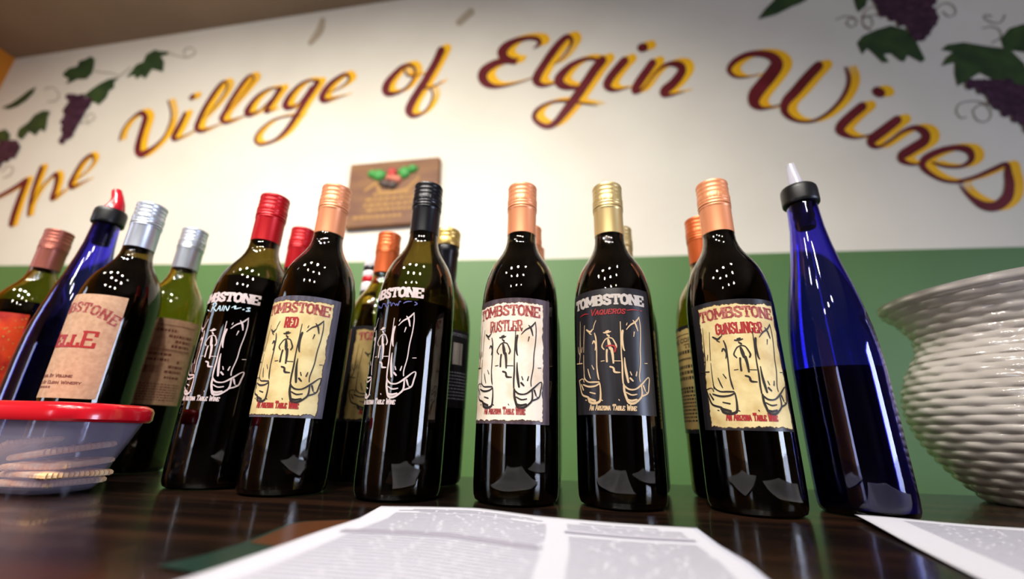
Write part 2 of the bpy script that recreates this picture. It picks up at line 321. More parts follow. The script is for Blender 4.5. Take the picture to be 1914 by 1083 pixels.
# ------------------------------------------------------------------ painted lettering on the wall
# brush strokes as (x, y, width) in a tracing frame (origin, scale), laid on the wall plane
SIGN = [
 ('The', (0, 260, 6.019), (8, -3), [
  [[(-40, 665, 40), (0, 640, 45), (100, 585, 50), (200, 525, 55), (275, 470, 60)], [(300, 455, 50), (240, 600, 62), (185, 750, 68), (140, 890, 72), (122, 965, 66)]],
  [[(465, 320, 55), (415, 450, 55), (365, 600, 52), (330, 750, 44), (315, 860, 36)], [(335, 770, 14), (400, 640, 14), (480, 520, 14), (560, 440, 22), (630, 395, 55), (640, 450, 60), (615, 560, 55), (590, 640, 60), (580, 680, 46), (640, 640, 22), (740, 560, 8)]],
  [[(830, 470, 8), (960, 370, 10), (1040, 270, 14), (1050, 200, 36), (1010, 185, 46), (920, 262, 44), (835, 400, 48), (790, 500, 62), (800, 545, 54), (870, 515, 28), (1000, 450, 6)]]]),
 ('Village', (0, 0, 2.461), (11, -3.5), [
  [[(549, 645, 10), (560, 605, 9), (588, 562, 9), (622, 532, 14), (652, 520, 27), (668, 540, 30), (655, 588, 29), (640, 640, 30), (632, 690, 36), (645, 710, 38), (672, 700, 28), (712, 672, 17), (752, 630, 11), (778, 575, 10), (787, 525, 10), (778, 480, 11), (773, 465, 11)]],
  [[(850, 522, 20), (830, 565, 24), (805, 612, 26), (796, 638, 24), (815, 640, 12), (860, 618, 5), (900, 596, 4)], [(877, 452, 22), (888, 442, 24)]],
  [[(935, 545, 3), (985, 490, 6), (1030, 430, 8), (1045, 390, 11), (1030, 375, 14), (1000, 405, 22), (950, 480, 24), (915, 550, 26), (903, 590, 28), (925, 603, 20), (965, 588, 8), (1010, 570, 4)]],
  [[(1040, 520, 3), (1100, 450, 6), (1150, 390, 8), (1168, 360, 11), (1152, 346, 14), (1120, 377, 22), (1070, 450, 24), (1030, 520, 26), (1018, 550, 28), (1040, 563, 20), (1090, 545, 8), (1130, 530, 4)]],
  [[(1285, 407, 9), (1258, 405, 10), (1224, 415, 14), (1185, 442, 19), (1155, 476, 24), (1135, 512, 33), (1142, 527, 28), (1165, 522, 17), (1192, 508, 9), (1225, 478, 7), (1268, 432, 6)], [(1288, 407, 26), (1265, 442, 24), (1243, 478, 22), (1222, 510, 24), (1232, 514, 12), (1262, 500, 5)]],
  [[(1462, 373, 10), (1425, 369, 12), (1387, 384, 16), (1348, 419, 21), (1320, 458, 28), (1311, 486, 34), (1325, 496, 27), (1352, 489, 14), (1383, 465, 9), (1430, 396, 7)], [(1460, 376, 27), (1436, 415, 27), (1405, 461, 27), (1374, 512, 27), (1343, 562, 27), (1308, 608, 24), (1270, 640, 17), (1231, 658, 14), (1192, 664, 16), (1174, 648, 18), (1178, 624, 14), (1205, 589, 12), (1251, 554, 10), (1298, 539, 9), (1344, 531, 8), (1386, 535, 5)]],
  [[(1510, 427, 4), (1556, 407, 6), (1594, 380, 9), (1606, 358, 14), (1590, 342, 18), (1560, 354, 21), (1521, 384, 26), (1491, 422, 32), (1480, 454, 35), (1498, 463, 24), (1525, 455, 13), (1567, 444, 5), (1590, 437, 3)]]]),
 ('of', (700, 70, 6.372), (11.5, -4.5), [
  [[(425, 325, 42), (330, 352, 55), (235, 440, 68), (155, 540, 86), (130, 625, 95), (165, 668, 75), (260, 662, 38), (360, 612, 30), (440, 525, 28), (482, 430, 30), (472, 362, 36), (425, 325, 42)], [(355, 385, 26), (380, 438, 28), (430, 460, 28), (490, 452, 14), (560, 440, 8)]],
  [[(795, 150, 95), (735, 280, 92), (660, 415, 92), (585, 545, 92), (500, 675, 92), (430, 800, 97), (410, 880, 97), (450, 930, 62), (540, 918, 30), (625, 850, 24), (680, 750, 24), (690, 665, 24), (650, 602, 22), (570, 612, 18)], [(640, 605, 18), (700, 585, 18), (745, 560, 16), (800, 520, 8)]]]),
 ('Elgin', (880, 40, 4.921), (15, -5), [
  [[(575, 248, 8), (630, 205, 38), (612, 162, 45), (520, 152, 42), (400, 182, 58), (322, 232, 82), (288, 290, 95), (318, 338, 80), (372, 358, 62), (432, 348, 22)], [(400, 378, 42), (322, 362, 60), (220, 388, 72), (132, 445, 86), (106, 510, 92), (140, 568, 76), (220, 598, 42), (330, 588, 22), (450, 558, 13), (570, 518, 8)]],
  [[(760, 400, 8), (850, 320, 14), (912, 230, 22), (928, 172, 38), (890, 140, 52), (830, 185, 66), (750, 285, 76), (670, 402, 76), (612, 500, 82), (606, 555, 76), (660, 588, 42), (740, 578, 20), (830, 540, 10)]],
  [[(1185, 358, 30), (1090, 342, 34), (1010, 358, 44), (910, 412, 60), (832, 492, 80), (808, 545, 92), (845, 590, 76), (930, 608, 44), (1030, 592, 26), (1110, 480, 12), (1170, 380, 10)], [(1210, 355, 82), (1140, 440, 86), (1070, 545, 86), (995, 655, 86), (920, 760, 84), (845, 855, 74), (780, 930, 62), (715, 965, 52), (650, 952, 48), (598, 912, 46), (582, 865, 44), (622, 802, 36), (722, 748, 26), (850, 732, 24), (970, 745, 22), (1080, 760, 14), (1165, 775, 6)]],
  [[(1415, 360, 80), (1350, 432, 80), (1280, 522, 80), (1254, 590, 78), (1300, 628, 44), (1372, 628, 20), (1462, 602, 9)], [(1572, 242, 84), (1590, 238, 86)]],
  [[(1672, 380, 76), (1608, 470, 80), (1536, 575, 80), (1508, 635, 68), (1540, 645, 36), (1600, 600, 18), (1690, 480, 20), (1770, 412, 32), (1850, 388, 52), (1925, 405, 76), (1940, 462, 82), (1870, 560, 86), (1788, 632, 90), (1780, 668, 68), (1840, 676, 28), (1962, 645, 8)]]]),
 ('Wines', (1340, 70, 5.7), (17, -2.5), [
  [[(450, 388, 8), (340, 418, 15), (222, 422, 28), (148, 380, 46), (134, 322, 56), (200, 245, 62), (330, 182, 66), (480, 172, 76), (590, 205, 100), (640, 285, 142), (575, 395, 148), (480, 512, 148), (405, 615, 148), (402, 700, 118), (470, 752, 48), (560, 748, 24), (680, 718, 18)],
   [(1085, 300, 104), (965, 425, 112), (838, 572, 112), (736, 685, 100), (722, 785, 78), (790, 858, 50), (900, 896, 32), (1030, 888, 32), (1180, 808, 36), (1310, 680, 42), (1388, 545, 46), (1408, 432, 44), (1378, 322, 28)]],
  [[(1550, 735, 104), (1435, 830, 104), (1330, 935, 110), (1315, 995, 94), (1405, 1052, 50), (1508, 1068, 28), (1626, 1038, 20)], [(1706, 572, 104), (1746, 592, 104)]],
  [[(1922, 880, 104), (1790, 982, 110), (1656, 1086, 110), (1658, 1145, 72), (1730, 1166, 36), (1848, 1100, 32), (1980, 1005, 42), (2112, 962, 60), (2214, 1010, 94), (2216, 1096, 108), (2085, 1185, 110), (1975, 1258, 102), (1982, 1316, 64), (2085, 1352, 32), (2200, 1344, 22)]],
  [[(2290, 1330, 16), (2436, 1373, 32), (2610, 1373, 38), (2715, 1300, 60), (2688, 1205, 80), (2560, 1174, 66), (2394, 1204, 72), (2230, 1285, 80), (2195, 1372, 66), (2290, 1462, 44), (2436, 1527, 36), (2614, 1543, 34)]],
  [[(2570, 1535, 34), (2760, 1485, 44), (2952, 1402, 50), (3085, 1352, 54), (3108, 1460, 90), (3122, 1580, 112), (3090, 1710, 124), (2975, 1798, 110), (2830, 1785, 88), (2685, 1682, 44), (2598, 1580, 20)]]]),
]
ORI = {'The': (0, 260), 'Village': (0, 0), 'of': (700, 70), 'Elgin': (880, 40), 'Wines': (1340, 70)}
for word, (ox, oy, sc), (dx, dy), letters in SIGN:
    we = bpy.data.objects.new('painted_word', None); COL.objects.link(we); we.parent = wall; we.empty_display_size = .02
    for strokes in letters:
        m1, m2 = MB(), MB()
        for st in strokes:
            p = smooth_path([(ox + x / sc, oy + y / sc, w_ / sc) for x, y, w_ in st], 7)
            for k, off in ((1.0, .0010), (.5, .0012)):
                q = [(x + dx * k, y + dy * k, w_) for x, y, w_ in p]
                ribbon(m2, q, lambda a, b, l=0: on_wall(a, b, off + l * 4), minw=1.6)
            ribbon(m1, p, lambda a, b, l=0: on_wall(a, b, .0022 + l * 6), scale=.84 if word in ('The', 'Village') else .95)
        m2.obj('letter_shade', M['gold'], we, smooth=False, fix=False)
        m1.obj('letter', M['maroon'], we, smooth=False, fix=False)

def wall_poly(pts, o, sc, name, m, off):
    pts = [on_wall(o[0] + x / sc, o[1] + y / sc, off) for x, y in pts]
    c = sum(pts, Vector()) / len(pts)
    bm = bmesh.new(); vs = [bm.verts.new(p) for p in pts]; es = [bm.edges.new((vs[i], vs[(i + 1) % len(vs)])) for i in range(len(vs))]
    bmesh.ops.triangle_fill(bm, edges=es, use_beauty=True)
    me = bpy.data.meshes.new(name); bm.to_mesh(me); bm.free(); me.materials.append(m)
    ob = bpy.data.objects.new(name, me); COL.objects.link(ob); ob.parent = wall; return ob
OL, SL_ = (0, 70), 3.734
OR, SR = (1400, 0), 3.611
LEAVES_L = [
 [(440, 250), (480, 215), (540, 200), (550, 165), (600, 150), (630, 130), (660, 150), (655, 200), (640, 250), (600, 290), (540, 290), (500, 310), (460, 325), (480, 290), (440, 268)],
 [(880, 280), (920, 230), (950, 190), (1000, 170), (1020, 120), (1080, 85), (1110, 95), (1180, 100), (1165, 120), (1120, 130), (1145, 170), (1135, 240), (1100, 230), (1060, 220), (1010, 290), (985, 265), (950, 290), (935, 260)],
 [(590, 400), (640, 360), (700, 320), (760, 290), (830, 280), (795, 310), (795, 350), (760, 370), (740, 420), (690, 470), (650, 450), (610, 430)],
 [(10, 490), (80, 460), (150, 410), (200, 370), (250, 345), (230, 390), (180, 440), (120, 480), (60, 500)],
 [(115, 690), (130, 640), (200, 590), (240, 540), (300, 510), (350, 515), (330, 560), (325, 610), (310, 660), (280, 640), (245, 685), (200, 655), (150, 715)],
 [(-60, 690), (0, 650), (40, 640), (70, 680), (60, 720), (0, 735), (-50, 740)]]
LEAVES_R = [
 [(60, 130), (110, 60), (170, 0), (210, -60), (420, -60), (390, 0), (330, 30), (300, 40), (240, 70), (190, 95), (140, 110)],
 [(700, -40), (830, -40), (800, 0), (790, 40), (740, 80), (725, 50)],
 [(730, 290), (770, 240), (860, 200), (960, 170), (1060, 200), (1130, 280), (1190, 400), (1165, 420), (1070, 370), (1050, 415), (1020, 410), (960, 360), (910, 365), (945, 420), (900, 420), (840, 360), (800, 325), (765, 365)],
 [(1300, 335), (1340, 300), (1450, 285), (1600, 310), (1760, 330), (1860, 430), (1900, 560), (1860, 620), (1700, 560), (1560, 490), (1480, 540), (1410, 580), (1390, 500), (1390, 420), (1300, 445), (1330, 390), (1380, 350)],
 [(1700, 260), (1760, 190), (1856, 160), (1960, 180), (1980, 300), (1900, 360), (1856, 350), (1780, 340), (1720, 320)]]
def inside(x, y, P):
    c = False; j = len(P) - 1
    for i in range(len(P)):
        if (P[i][1] > y) != (P[j][1] > y) and x < (P[j][0] - P[i][0]) * (y - P[i][1]) / (P[j][1] - P[i][1]) + P[i][0]: c = not c
        j = i
    return c
def grapes(P, o, sc, rad):
    mb = MB(); xs = [p[0] for p in P]; ys = [p[1] for p in P]; k = 0
    y = min(ys)
    while y < max(ys):
        x = min(xs) + (rad * .7 if k % 2 else 0)
        while x < max(xs):
            if inside(x, y, P):
                jx, jy = x + random.uniform(-.2, .2) * rad, y + random.uniform(-.2, .2) * rad; r = rad * random.uniform(.9, 1.15)
                off = .003 + random.uniform(0, .002)
                c = on_wall(o[0] + jx / sc, o[1] + jy / sc, off + .0015)
                ring = [on_wall(o[0] + (jx + r * math.cos(a)) / sc, o[1] + (jy + r * math.sin(a)) / sc, off) for a in [2 * math.pi * q / 12 for q in range(12)]]
                mb.add([c] + ring, [(0, q + 1, (q + 1) % 12 + 1) for q in range(12)])
            x += rad * 1.35
        y += rad * 1.15; k += 1
    return mb.obj('painted_grape_cluster', M['grape'], wall, fix=False)
for P in LEAVES_L: wall_poly(P, OL, SL_, 'painted_leaf', M['leaf'], .002 + random.uniform(0, .0006))
for P in LEAVES_R: wall_poly(P, OR, SR, 'painted_leaf', M['leaf'], .002 + random.uniform(0, .0006))
grapes([(480, 400), (560, 390), (630, 450), (600, 520), (540, 600), (490, 680), (430, 745), (410, 720), (440, 640), (420, 600), (450, 520), (470, 470)], OL, SL_, 22)
grapes([(-60, 760), (80, 715), (145, 750), (110, 810), (50, 850), (0, 890), (-60, 900)], OL, SL_, 22)
grapes([(830, -60), (1240, -60), (1265, 110), (1225, 170), (1230, 230), (1190, 275), (1120, 250), (1080, 180), (980, 130), (900, 80)], OR, SR, 30)
grapes([(1480, 550), (1540, 530), (1700, 545), (1860, 590), (1990, 640), (1990, 900), (1860, 850), (1780, 780), (1700, 740), (1640, 680), (1560, 610)], OR, SR, 32)
def tendril(pts, o, sc, wd):
    mb = MB(); ribbon(mb, smooth_path([(o[0] + x / sc, o[1] + y / sc, wd) for x, y in pts], 8), lambda a, b, l=0: on_wall(a, b, .0016 + l))
    mb.obj('painted_tendril', M['vine'], wall, smooth=False, fix=False)
for p in ([(660, 235), (720, 245), (780, 250), (830, 270)], [(830, 270), (880, 235), (910, 205)], [(1180, 110), (1240, 130), (1300, 140), (1350, 120), (1360, 90), (1320, 70), (1280, 100), (1300, 140)],
          [(330, 450), (390, 440), (410, 400), (370, 350), (310, 360)], [(560, 600), (620, 590), (660, 560), (640, 530), (600, 560), (620, 610)], [(20, 980), (70, 960), (90, 910), (50, 900), (10, 940)]):
    tendril(p, OL, SL_, 1.4)
for p in ([(590, 130), (650, 110), (715, 120), (725, 160), (690, 182), (660, 155), (680, 125), (720, 125)], [(860, 100), (800, 110), (765, 140), (790, 190), (830, 175), (830, 130), (790, 105), (765, 150), (820, 205)], [(760, 120), (800, 60), (870, 50), (940, 110)],
          [(1465, 790), (1430, 795), (1400, 750), (1425, 700), (1500, 682), (1580, 690), (1650, 715)], [(1650, 715), (1570, 705), (1515, 745), (1540, 810), (1600, 820), (1635, 775), (1610, 720), (1560, 700)],
          [(1260, 60), (1320, 20), (1380, 40), (1395, 90), (1350, 110), (1310, 80)], [(1730, 100), (1700, 150), (1640, 150), (1590, 120), (1600, 100), (1640, 110)], [(1580, 190), (1640, 180), (1690, 200), (1700, 250), (1640, 290)]):
    tendril(p, OR, SR, 2.2)
for p in ([(603, 38, 10), (597, 58, 14), (580, 80, 9)], [(880, 22, 14), (858, 42, 12)]):  # two short slanted marks, a little browner and darker than the wall
    mb = MB(); ribbon(mb, smooth_path(p, 5), lambda a, b, l=0: on_wall(a, b, .0012 + l)); mb.obj('wall_mark', M['mark'], wall, smooth=False, fix=False)

# ------------------------------------------------------------------ wooden plaque on the wall
pc = [on_wall(x, y, .02) for x, y in ((661, 308), (828, 293), (812, 415), (647, 428))]
pw, ph = (pc[1] - pc[0]).length, (pc[0] - pc[3]).length
pl = thing('wooden_plaque', 'carved brown wooden plaque with leaves and grapes hanging on the cream wall', 'plaque', (0, 0, 0))
ctr = (pc[0] + pc[2]) / 2; ctr.y = WALL
tilt = math.atan2(pc[1].z - pc[0].z, pc[1].x - pc[0].x)
pl.location = ctr; pl.rotation_euler = (0, -tilt, 0)
bd = MB().box((-pw / 2, -.022, -ph / 2), (pw / 2, 0, ph / 2)).obj('board', M['board'], pl, smooth=False)
bv = bd.modifiers.new('edge', 'BEVEL'); bv.width = .005; bv.segments = 2
def blob(c, r, name, m, n=1, seg=16):
    mb = MB()
    prof = [(math.cos(a) , math.sin(a)) for a in [-math.pi / 2 + math.pi * k / 10 for k in range(11)]]
    mb.lathe([(max(x, 0) if 0 < i < 10 else 0, z) for i, (x, z) in enumerate(prof)], seg)
    mb.v = [(c[0] + x * r[0] * (1 + .15 * math.sin(5 * math.atan2(z, x))), c[1] + y * r[1], c[2] + z * r[2] * (1 + .15 * math.cos(4 * math.atan2(z, x)))) for x, y, z in mb.v]
    return mb.obj(name, m, pl)
def P2(fx, fz): return ((fx - .5) * pw, (.5 - fz) * ph)
for fx, fz, sx, sz, nm, m in ((.34, .225, .085, .07, 'carved_leaf', 'p_green'), (.27, .20, .06, .05, 'carved_leaf', 'p_green'), (.62, .22, .075, .075, 'carved_leaf', 'p_green'), (.71, .17, .06, .05, 'carved_leaf', 'p_green'),
                              (.49, .21, .055, .06, 'carved_grape', 'p_red'), (.455, .28, .035, .045, 'carved_grape', 'p_pink'), (.51, .30, .045, .05, 'carved_grape', 'p_pink'), (.56, .32, .04, .05, 'carved_grape', 'p_pink'),
                              (.43, .38, .06, .045, 'carved_grape', 'p_dark'), (.50, .40, .06, .05, 'carved_grape', 'p_dark'), (.38, .36, .04, .035, 'carved_grape', 'p_dark')):
    x, z = P2(fx, fz); blob((x, -.023, z), (sx * pw * .98, .014, sz * ph * 1.15), nm, M[m])
for fz, a, b in ((.52, .30, .72), (.60, .22, .80), (.68, .20, .82), (.76, .24, .78), (.86, .10, .62)):   # worn gold lettering, too blurred to read
    mb = MB(); f = a
    while f < b:
        wl = random.uniform(.03, .07); x0, z0 = P2(f, fz); x1, _ = P2(min(f + wl, b), fz)
        h = ph * .022
        mb.add([(x0, -.0232, z0 - h), (x1, -.0232, z0 - h), (x1, -.0232, z0 + h), (x0, -.0232, z0 + h)], [(0, 1, 2, 3)]); f += wl + .015
    mb.obj('gold_line', M['p_gold'], pl, smooth=False, fix=False)
mb = MB()
ribbon(mb, smooth_path([(P2(.2, .45)[0], P2(.2, .45)[1], .008), (P2(.33, .34)[0], P2(.33, .34)[1], .012), (P2(.36, .48)[0], P2(.36, .48)[1], .010), (P2(.5, .5)[0], P2(.5, .5)[1], .010), (P2(.66, .47)[0], P2(.66, .47)[1], .010), (P2(.78, .3)[0], P2(.78, .3)[1], .008)], 6), lambda a, b, l=0: (a, -.0231 - l, b))
mb.obj('gold_scroll', M['p_gold'], pl, smooth=False, fix=False)

# ------------------------------------------------------------------ lettering made of slab strokes (for labels)
GL = {
 'A': [[(0, 0), (.5, 1)], [(.5, 1), (1, 0)], [(.2, .35), (.8, .35)]], 'B': [[(.12, 0), (.12, 1)], [(.12, 1), (.62, 1), (.88, .88), (.88, .65), (.62, .53), (.12, .53)], [(.62, .53), (.95, .4), (.95, .13), (.66, 0), (.12, 0)]],
 'C': [[(.92, .72), (.86, .92), (.5, 1), (.14, .88), (.06, .5), (.14, .12), (.5, 0), (.86, .08), (.92, .28)]], 'D': [[(.12, 0), (.12, 1)], [(.12, 1), (.55, 1), (.9, .82), (.95, .5), (.9, .18), (.55, 0), (.12, 0)]],
 'E': [[(.12, 0), (.12, 1)], [(.12, 1), (.95, 1)], [(.95, 1), (.95, .76)], [(.12, .5), (.7, .5)], [(.12, 0), (.95, 0)], [(.95, 0), (.95, .24)]],
 'G': [[(.92, .72), (.86, .92), (.5, 1), (.14, .88), (.06, .5), (.14, .12), (.5, 0), (.86, .1), (.92, .42)], [(.55, .42), (1, .42)]], 'H': [[(.1, 0), (.1, 1)], [(.9, 0), (.9, 1)], [(.1, .5), (.9, .5)]], 'I': [[(.5, 0), (.5, 1)]],
 'L': [[(.15, 0), (.15, 1)], [(.15, 0), (.95, 0)], [(.95, 0), (.95, .28)]], 'M': [[(.06, 0), (.06, 1)], [(.06, 1), (.5, .25)], [(.5, .25), (.94, 1)], [(.94, 1), (.94, 0)]],
 'N': [[(.08, 0), (.08, 1)], [(.08, 1), (.92, 0)], [(.92, 0), (.92, 1)]], 'O': [[(.5, 0), (.15, .12), (.04, .5), (.15, .88), (.5, 1), (.85, .88), (.96, .5), (.85, .12), (.5, 0)]],
 'P': [[(.12, 0), (.12, 1)], [(.12, 1), (.65, 1), (.9, .88), (.9, .58), (.65, .46), (.12, .46)]], 'Y': [[(.5, 0), (.5, .5)], [(0, 1), (.5, .5)], [(.5, .5), (1, 1)]], 'Q': [[(.5, 0), (.15, .12), (.04, .5), (.15, .88), (.5, 1), (.85, .88), (.96, .5), (.85, .12), (.5, 0)], [(.6, .3), (1, -.08)]],
 'R': [[(.12, 0), (.12, 1)], [(.12, 1), (.65, 1), (.9, .88), (.9, .62), (.65, .5), (.12, .5)], [(.5, .5), (.95, 0)]],
 'S': [[(.9, .74), (.82, .94), (.5, 1), (.16, .9), (.12, .68), (.5, .5), (.88, .34), (.88, .1), (.5, 0), (.14, .08), (.08, .28)]],
 'T': [[(.5, 0), (.5, 1)], [(.02, 1), (.98, 1)], [(.02, 1), (.02, .74)], [(.98, 1), (.98, .74)]], 'U': [[(.1, 1), (.1, .25), (.28, .03), (.5, 0), (.72, .03), (.9, .25), (.9, 1)]],
 'V': [[(0, 1), (.5, 0)], [(.5, 0), (1, 1)]], 'W': [[(0, 1), (.25, 0)], [(.25, 0), (.5, .8)], [(.5, .8), (.75, 0)], [(.75, 0), (1, 1)]], 'Z': [[(.05, 1), (.95, 1)], [(.95, 1), (.05, 0)], [(.05, 0), (.95, 0)]]}
GW = {'I': .42, 'M': 1.3, 'W': 1.35, 'N': 1.1, 'L': .9, ' ': .5}
def text(mb, s, mp, u0, u1, v0, h, t=.16, serif=True, arch=0.0, slant=0.0, small=.78, spur=False, fan=0.0):
    """letters of slab strokes between u0 and u1 on base line v0 (mm); lower case = small capitals"""
    ws = [GW.get(c.upper(), 1.0) * (small if c.islower() else 1) for c in s]; gap = .2
    k = (u1 - u0) / (sum(ws) + gap * (len(s) - 1)); x = u0; mid = (u0 + u1) / 2; half = (u1 - u0) / 2
    for c, w_ in zip(s, ws):
        hh = h * (small if c.islower() else 1); cw = w_ * k
        if c != ' ':
            cu = x + cw / 2; rel = (cu - mid) / half; vb = v0 - arch * rel * rel; rot = -fan * rel
            def put(a, b):
                du, dv = (a - .5) * cw + slant * b * hh, b * hh
                return (cu + du * math.cos(rot) - dv * math.sin(rot), vb + du * math.sin(rot) + dv * math.cos(rot))
            tw = t * h
            def seg(p, q, wd):
                p, q = put(*p), put(*q); l = math.hypot(q[0] - p[0], q[1] - p[1]) or 1e-9; e = wd * .3
                ex, ey = (q[0] - p[0]) / l * e, (q[1] - p[1]) / l * e; n = max(1, int(l / 2.2))
                pa = [(p[0] - ex + (q[0] - p[0] + 2 * ex) * i / n, p[1] - ey + (q[1] - p[1] + 2 * ey) * i / n, wd) for i in range(n + 1)]
                ribbon(mb, pa, mp, cap=False)
            for pl_ in GL[c.upper()]:
                for p, q in zip(pl_, pl_[1:]):
                    horiz = abs(p[1] - q[1]) < .02 * 1
                    seg(p, q, tw * (.72 if horiz else 1.0))
                ends = [pl_[0], pl_[-1]]
                if serif and len(pl_) == 2 and abs(pl_[0][0] - pl_[1][0]) < .3 and abs(pl_[0][1] - pl_[1][1]) > .9:
                    for ex_, ey_ in ends:
                        if ey_ in (0, 1): d = min(.26, .26 / (w_ or 1)); seg((max(ex_ - d, -.06), ey_), (min(ex_ + d, 1.06), ey_), tw * .6)
                    if spur:
                        ex_ = pl_[0][0]; seg((ex_ - .17, .5), (ex_ + .17, .5), tw * .5)
        x += cw + gap * k
def dashes(mb, mp, u0, u1, v, h, right=False, fill=1.0):
    """a line of tiny print, too small to read"""
    L_ = (u1 - u0) * fill; a = u1 - L_ if right else u0; b = a + L_
    while a < b - .5:
        wl = min(random.uniform(1.2, 4.0), b - a); n = max(1, int(wl / 1.6))
        for i in range(n):
            x0 = a + wl * i / n; x1 = a + wl * (i + .86) / n
            mb.add([mp(x0, v), mp(x1, v), mp(x1, v + h), mp(x0, v + h)], [(0, 1, 2, 3)])
        a += wl + .8

# ------------------------------------------------------------------ bottles
RB = .0374
PROF = [(.026, .0006), (.0325, .0006), (.0352, .0022), (.0366, .006), (.0371, .014), (.0373, .03), (.0374, .06), (.0374, .150), (.0373, .171), (.0367, .1815), (.0356, .1905), (.0338, .1995), (.0316, .2068),
        (.0286, .2136), (.0245, .2205), (.0206, .2268), (.0174, .2335), (.0154, .2405), (.0147, .248), (.0143, .256), (.0142, .29), (.0142, .300)]
BPROF = [(.024, .0006), (.0305, .0006), (.0328, .0022), (.0340, .006), (.0346, .014), (.0348, .03), (.0349, .09), (.0348, .115), (.0340, .137), (.0327, .1535), (.0300, .174), (.0262, .1955), (.0214, .218), (.0176, .240),
         (.0150, .260), (.0139, .278), (.0134, .289), (.0133, .300)]
def shell(prof, wall_t=.0017):
    """outer and inner surface of a hollow bottle"""
    inner = [(max(r - wall_t, .002), z) for r, z in prof if z > .003]
    return [(0, .003), (.018, .0022)] + prof + [(inner[-1][0], prof[-1][1])] + inner[::-1][1:] + [(.024, .0042), (0, .0042)]
def content(prof, level, wall_t=.0019):
    pts = [(0, .0046), (.024, .0046)]; last = None
    for r, z in prof:
        if z <= .0047: continue
        if z >= level: break
        pts.append((r - wall_t, z)); last = (r, z)
    nxt = next(((r, z) for r, z in prof if z >= level), prof[-1])
    t = (level - last[1]) / max(nxt[1] - last[1], 1e-6); rr = last[0] + (nxt[0] - last[0]) * t - wall_t
    return pts + [(rr, level), (0, level)]
ME_WINE_BOTTLE = MB().lathe(shell(PROF), 72).mesh('bottle_glass')
ME_BLUE_BOTTLE = MB().lathe(shell(BPROF), 72).mesh('blue_bottle_glass')
CACHE = {}
def cached(key, fn):
    if key not in CACHE: CACHE[key] = fn()
    return CACHE[key]
SLEEVE = [(.0146, .2498), (.01495, .2499), (.0150, .2520), (.0150, .2768), (.0152, .2778), (.0156, .2784), (.0156, .2796), (.0152, .2803)]
TOP = [(.0150, .2806), (.0157, .2812), (.0157, .2824), (.0153, .2830), (.0153, .2838), (.0157, .2845), (.0157, .2856), (.01535, .2863), (.01545, .2868), (.0156, .2874), (.0156, .2912), (.0153, .2920), (.01515, .2940), (.0154, .2950), (.0154, .2958),
       (.0151, .2966), (.0151, .2990), (.0154, .2999), (.0154, .3007), (.0151, .3016), (.0151, .3036), (.01545, .3045), (.0155, .3062), (.0152, .3074), (.0144, .3080), (.010, .3082), (0, .3082)]
def knurl(r, z, a):
    if .2869 <= z <= .2915: return r + .00014 * (1 if math.sin(a * 60) > 0 else -1)
    return r
SHORT_SLEEVE = [(.0146, .232), (.0156, .2325), (.0153, .245), (.0152, .272), (.0160, .2735), (.0164, .2765), (.0164, .2800), (.0158, .2830), (.0140, .2840)]
SHORT_TOP = [(.0148, .2842), (.0163, .2846), (.0166, .2856), (.0166, .2935), (.0162, .2945), (.0162, .2955), (.0167, .2966), (.0167, .2985), (.0163, .2996), (.0168, .3010), (.0168, .3055), (.0160, .3076), (.012, .3082), (0, .3082)]
def mesh_copy(me, m):
    key = (me.name, m.name)
    def mk():
        c = me.copy(); c.materials.clear(); c.materials.append(m); return c
    return cached(key, mk)
def add_cap(root, m, m2=None):
    if m2 is None:
        me1 = cached('sleeve', lambda: MB().lathe(SLEEVE, 60).mesh('capsule_sleeve')); me2 = cached('top', lambda: MB().lathe(TOP, 120, knurl).mesh('screw_cap'))
        link('capsule_sleeve', mesh_copy(me1, m), root); link('screw_cap', mesh_copy(me2, m), root)
    else:
        link('capsule_sleeve', MB().lathe(SHORT_SLEEVE, 60).mesh('capsule_sleeve', m2), root)
        link('screw_cap', MB().lathe(SHORT_TOP, 120, lambda r, z, a: r + (.00014 * (1 if math.sin(a * 60) > 0 else -1) if .2855 <= z <= .2936 or z in (.3010, .3055) else 0)).mesh('screw_cap', m), root)
def cyl(th0, lift, rad=RB):
    """map (mm along the girth, mm above the base) onto the bottle"""
    def f(u, v, l=0):
        z = v / 1000; r = rad + lift + l * .8
        if z > .171: r -= .0001 * (z - .171) / .0105 + .0006 * max(0, (z - .1755) / .006)   # follow the start of the shoulder
        a = R_(th0) + u / 1000 / rad
        return (r * math.sin(a), -r * math.cos(a), z)
    return f
def patch(mp, ul, ur, vb, vt, nu=44, nv=14, rag=0.0, seed=1):
    rnd = random.Random(seed); mb = MB()
    def wob(n, amp):
        a = [0.0]
        for _ in range(n): a.append(a[-1] * .74 + rnd.uniform(-1, 1) * amp)
        return a
    nu2, nv2 = (nu * 2, nv * 4) if rag else (nu, nv)
    wl, wr, wb, wt = wob(nv2, rag), wob(nv2, rag), wob(nu2, rag), wob(nu2, rag)
    for j in range(nv2 + 1):
        for i in range(nu2 + 1):
            s, t = i / nu2, j / nv2
            l, r = ul + wl[j], ur + wr[j]; b, tp = vb + wb[i], vt + wt[i]
            mb.v.append(mp(l + (r - l) * s, b + (tp - b) * t))
    for j in range(nv2):
        for i in range(nu2):
            a = j * (nu2 + 1) + i; mb.f.append((a, a + 1, a + nu2 + 2, a + nu2 + 1))
    return mb
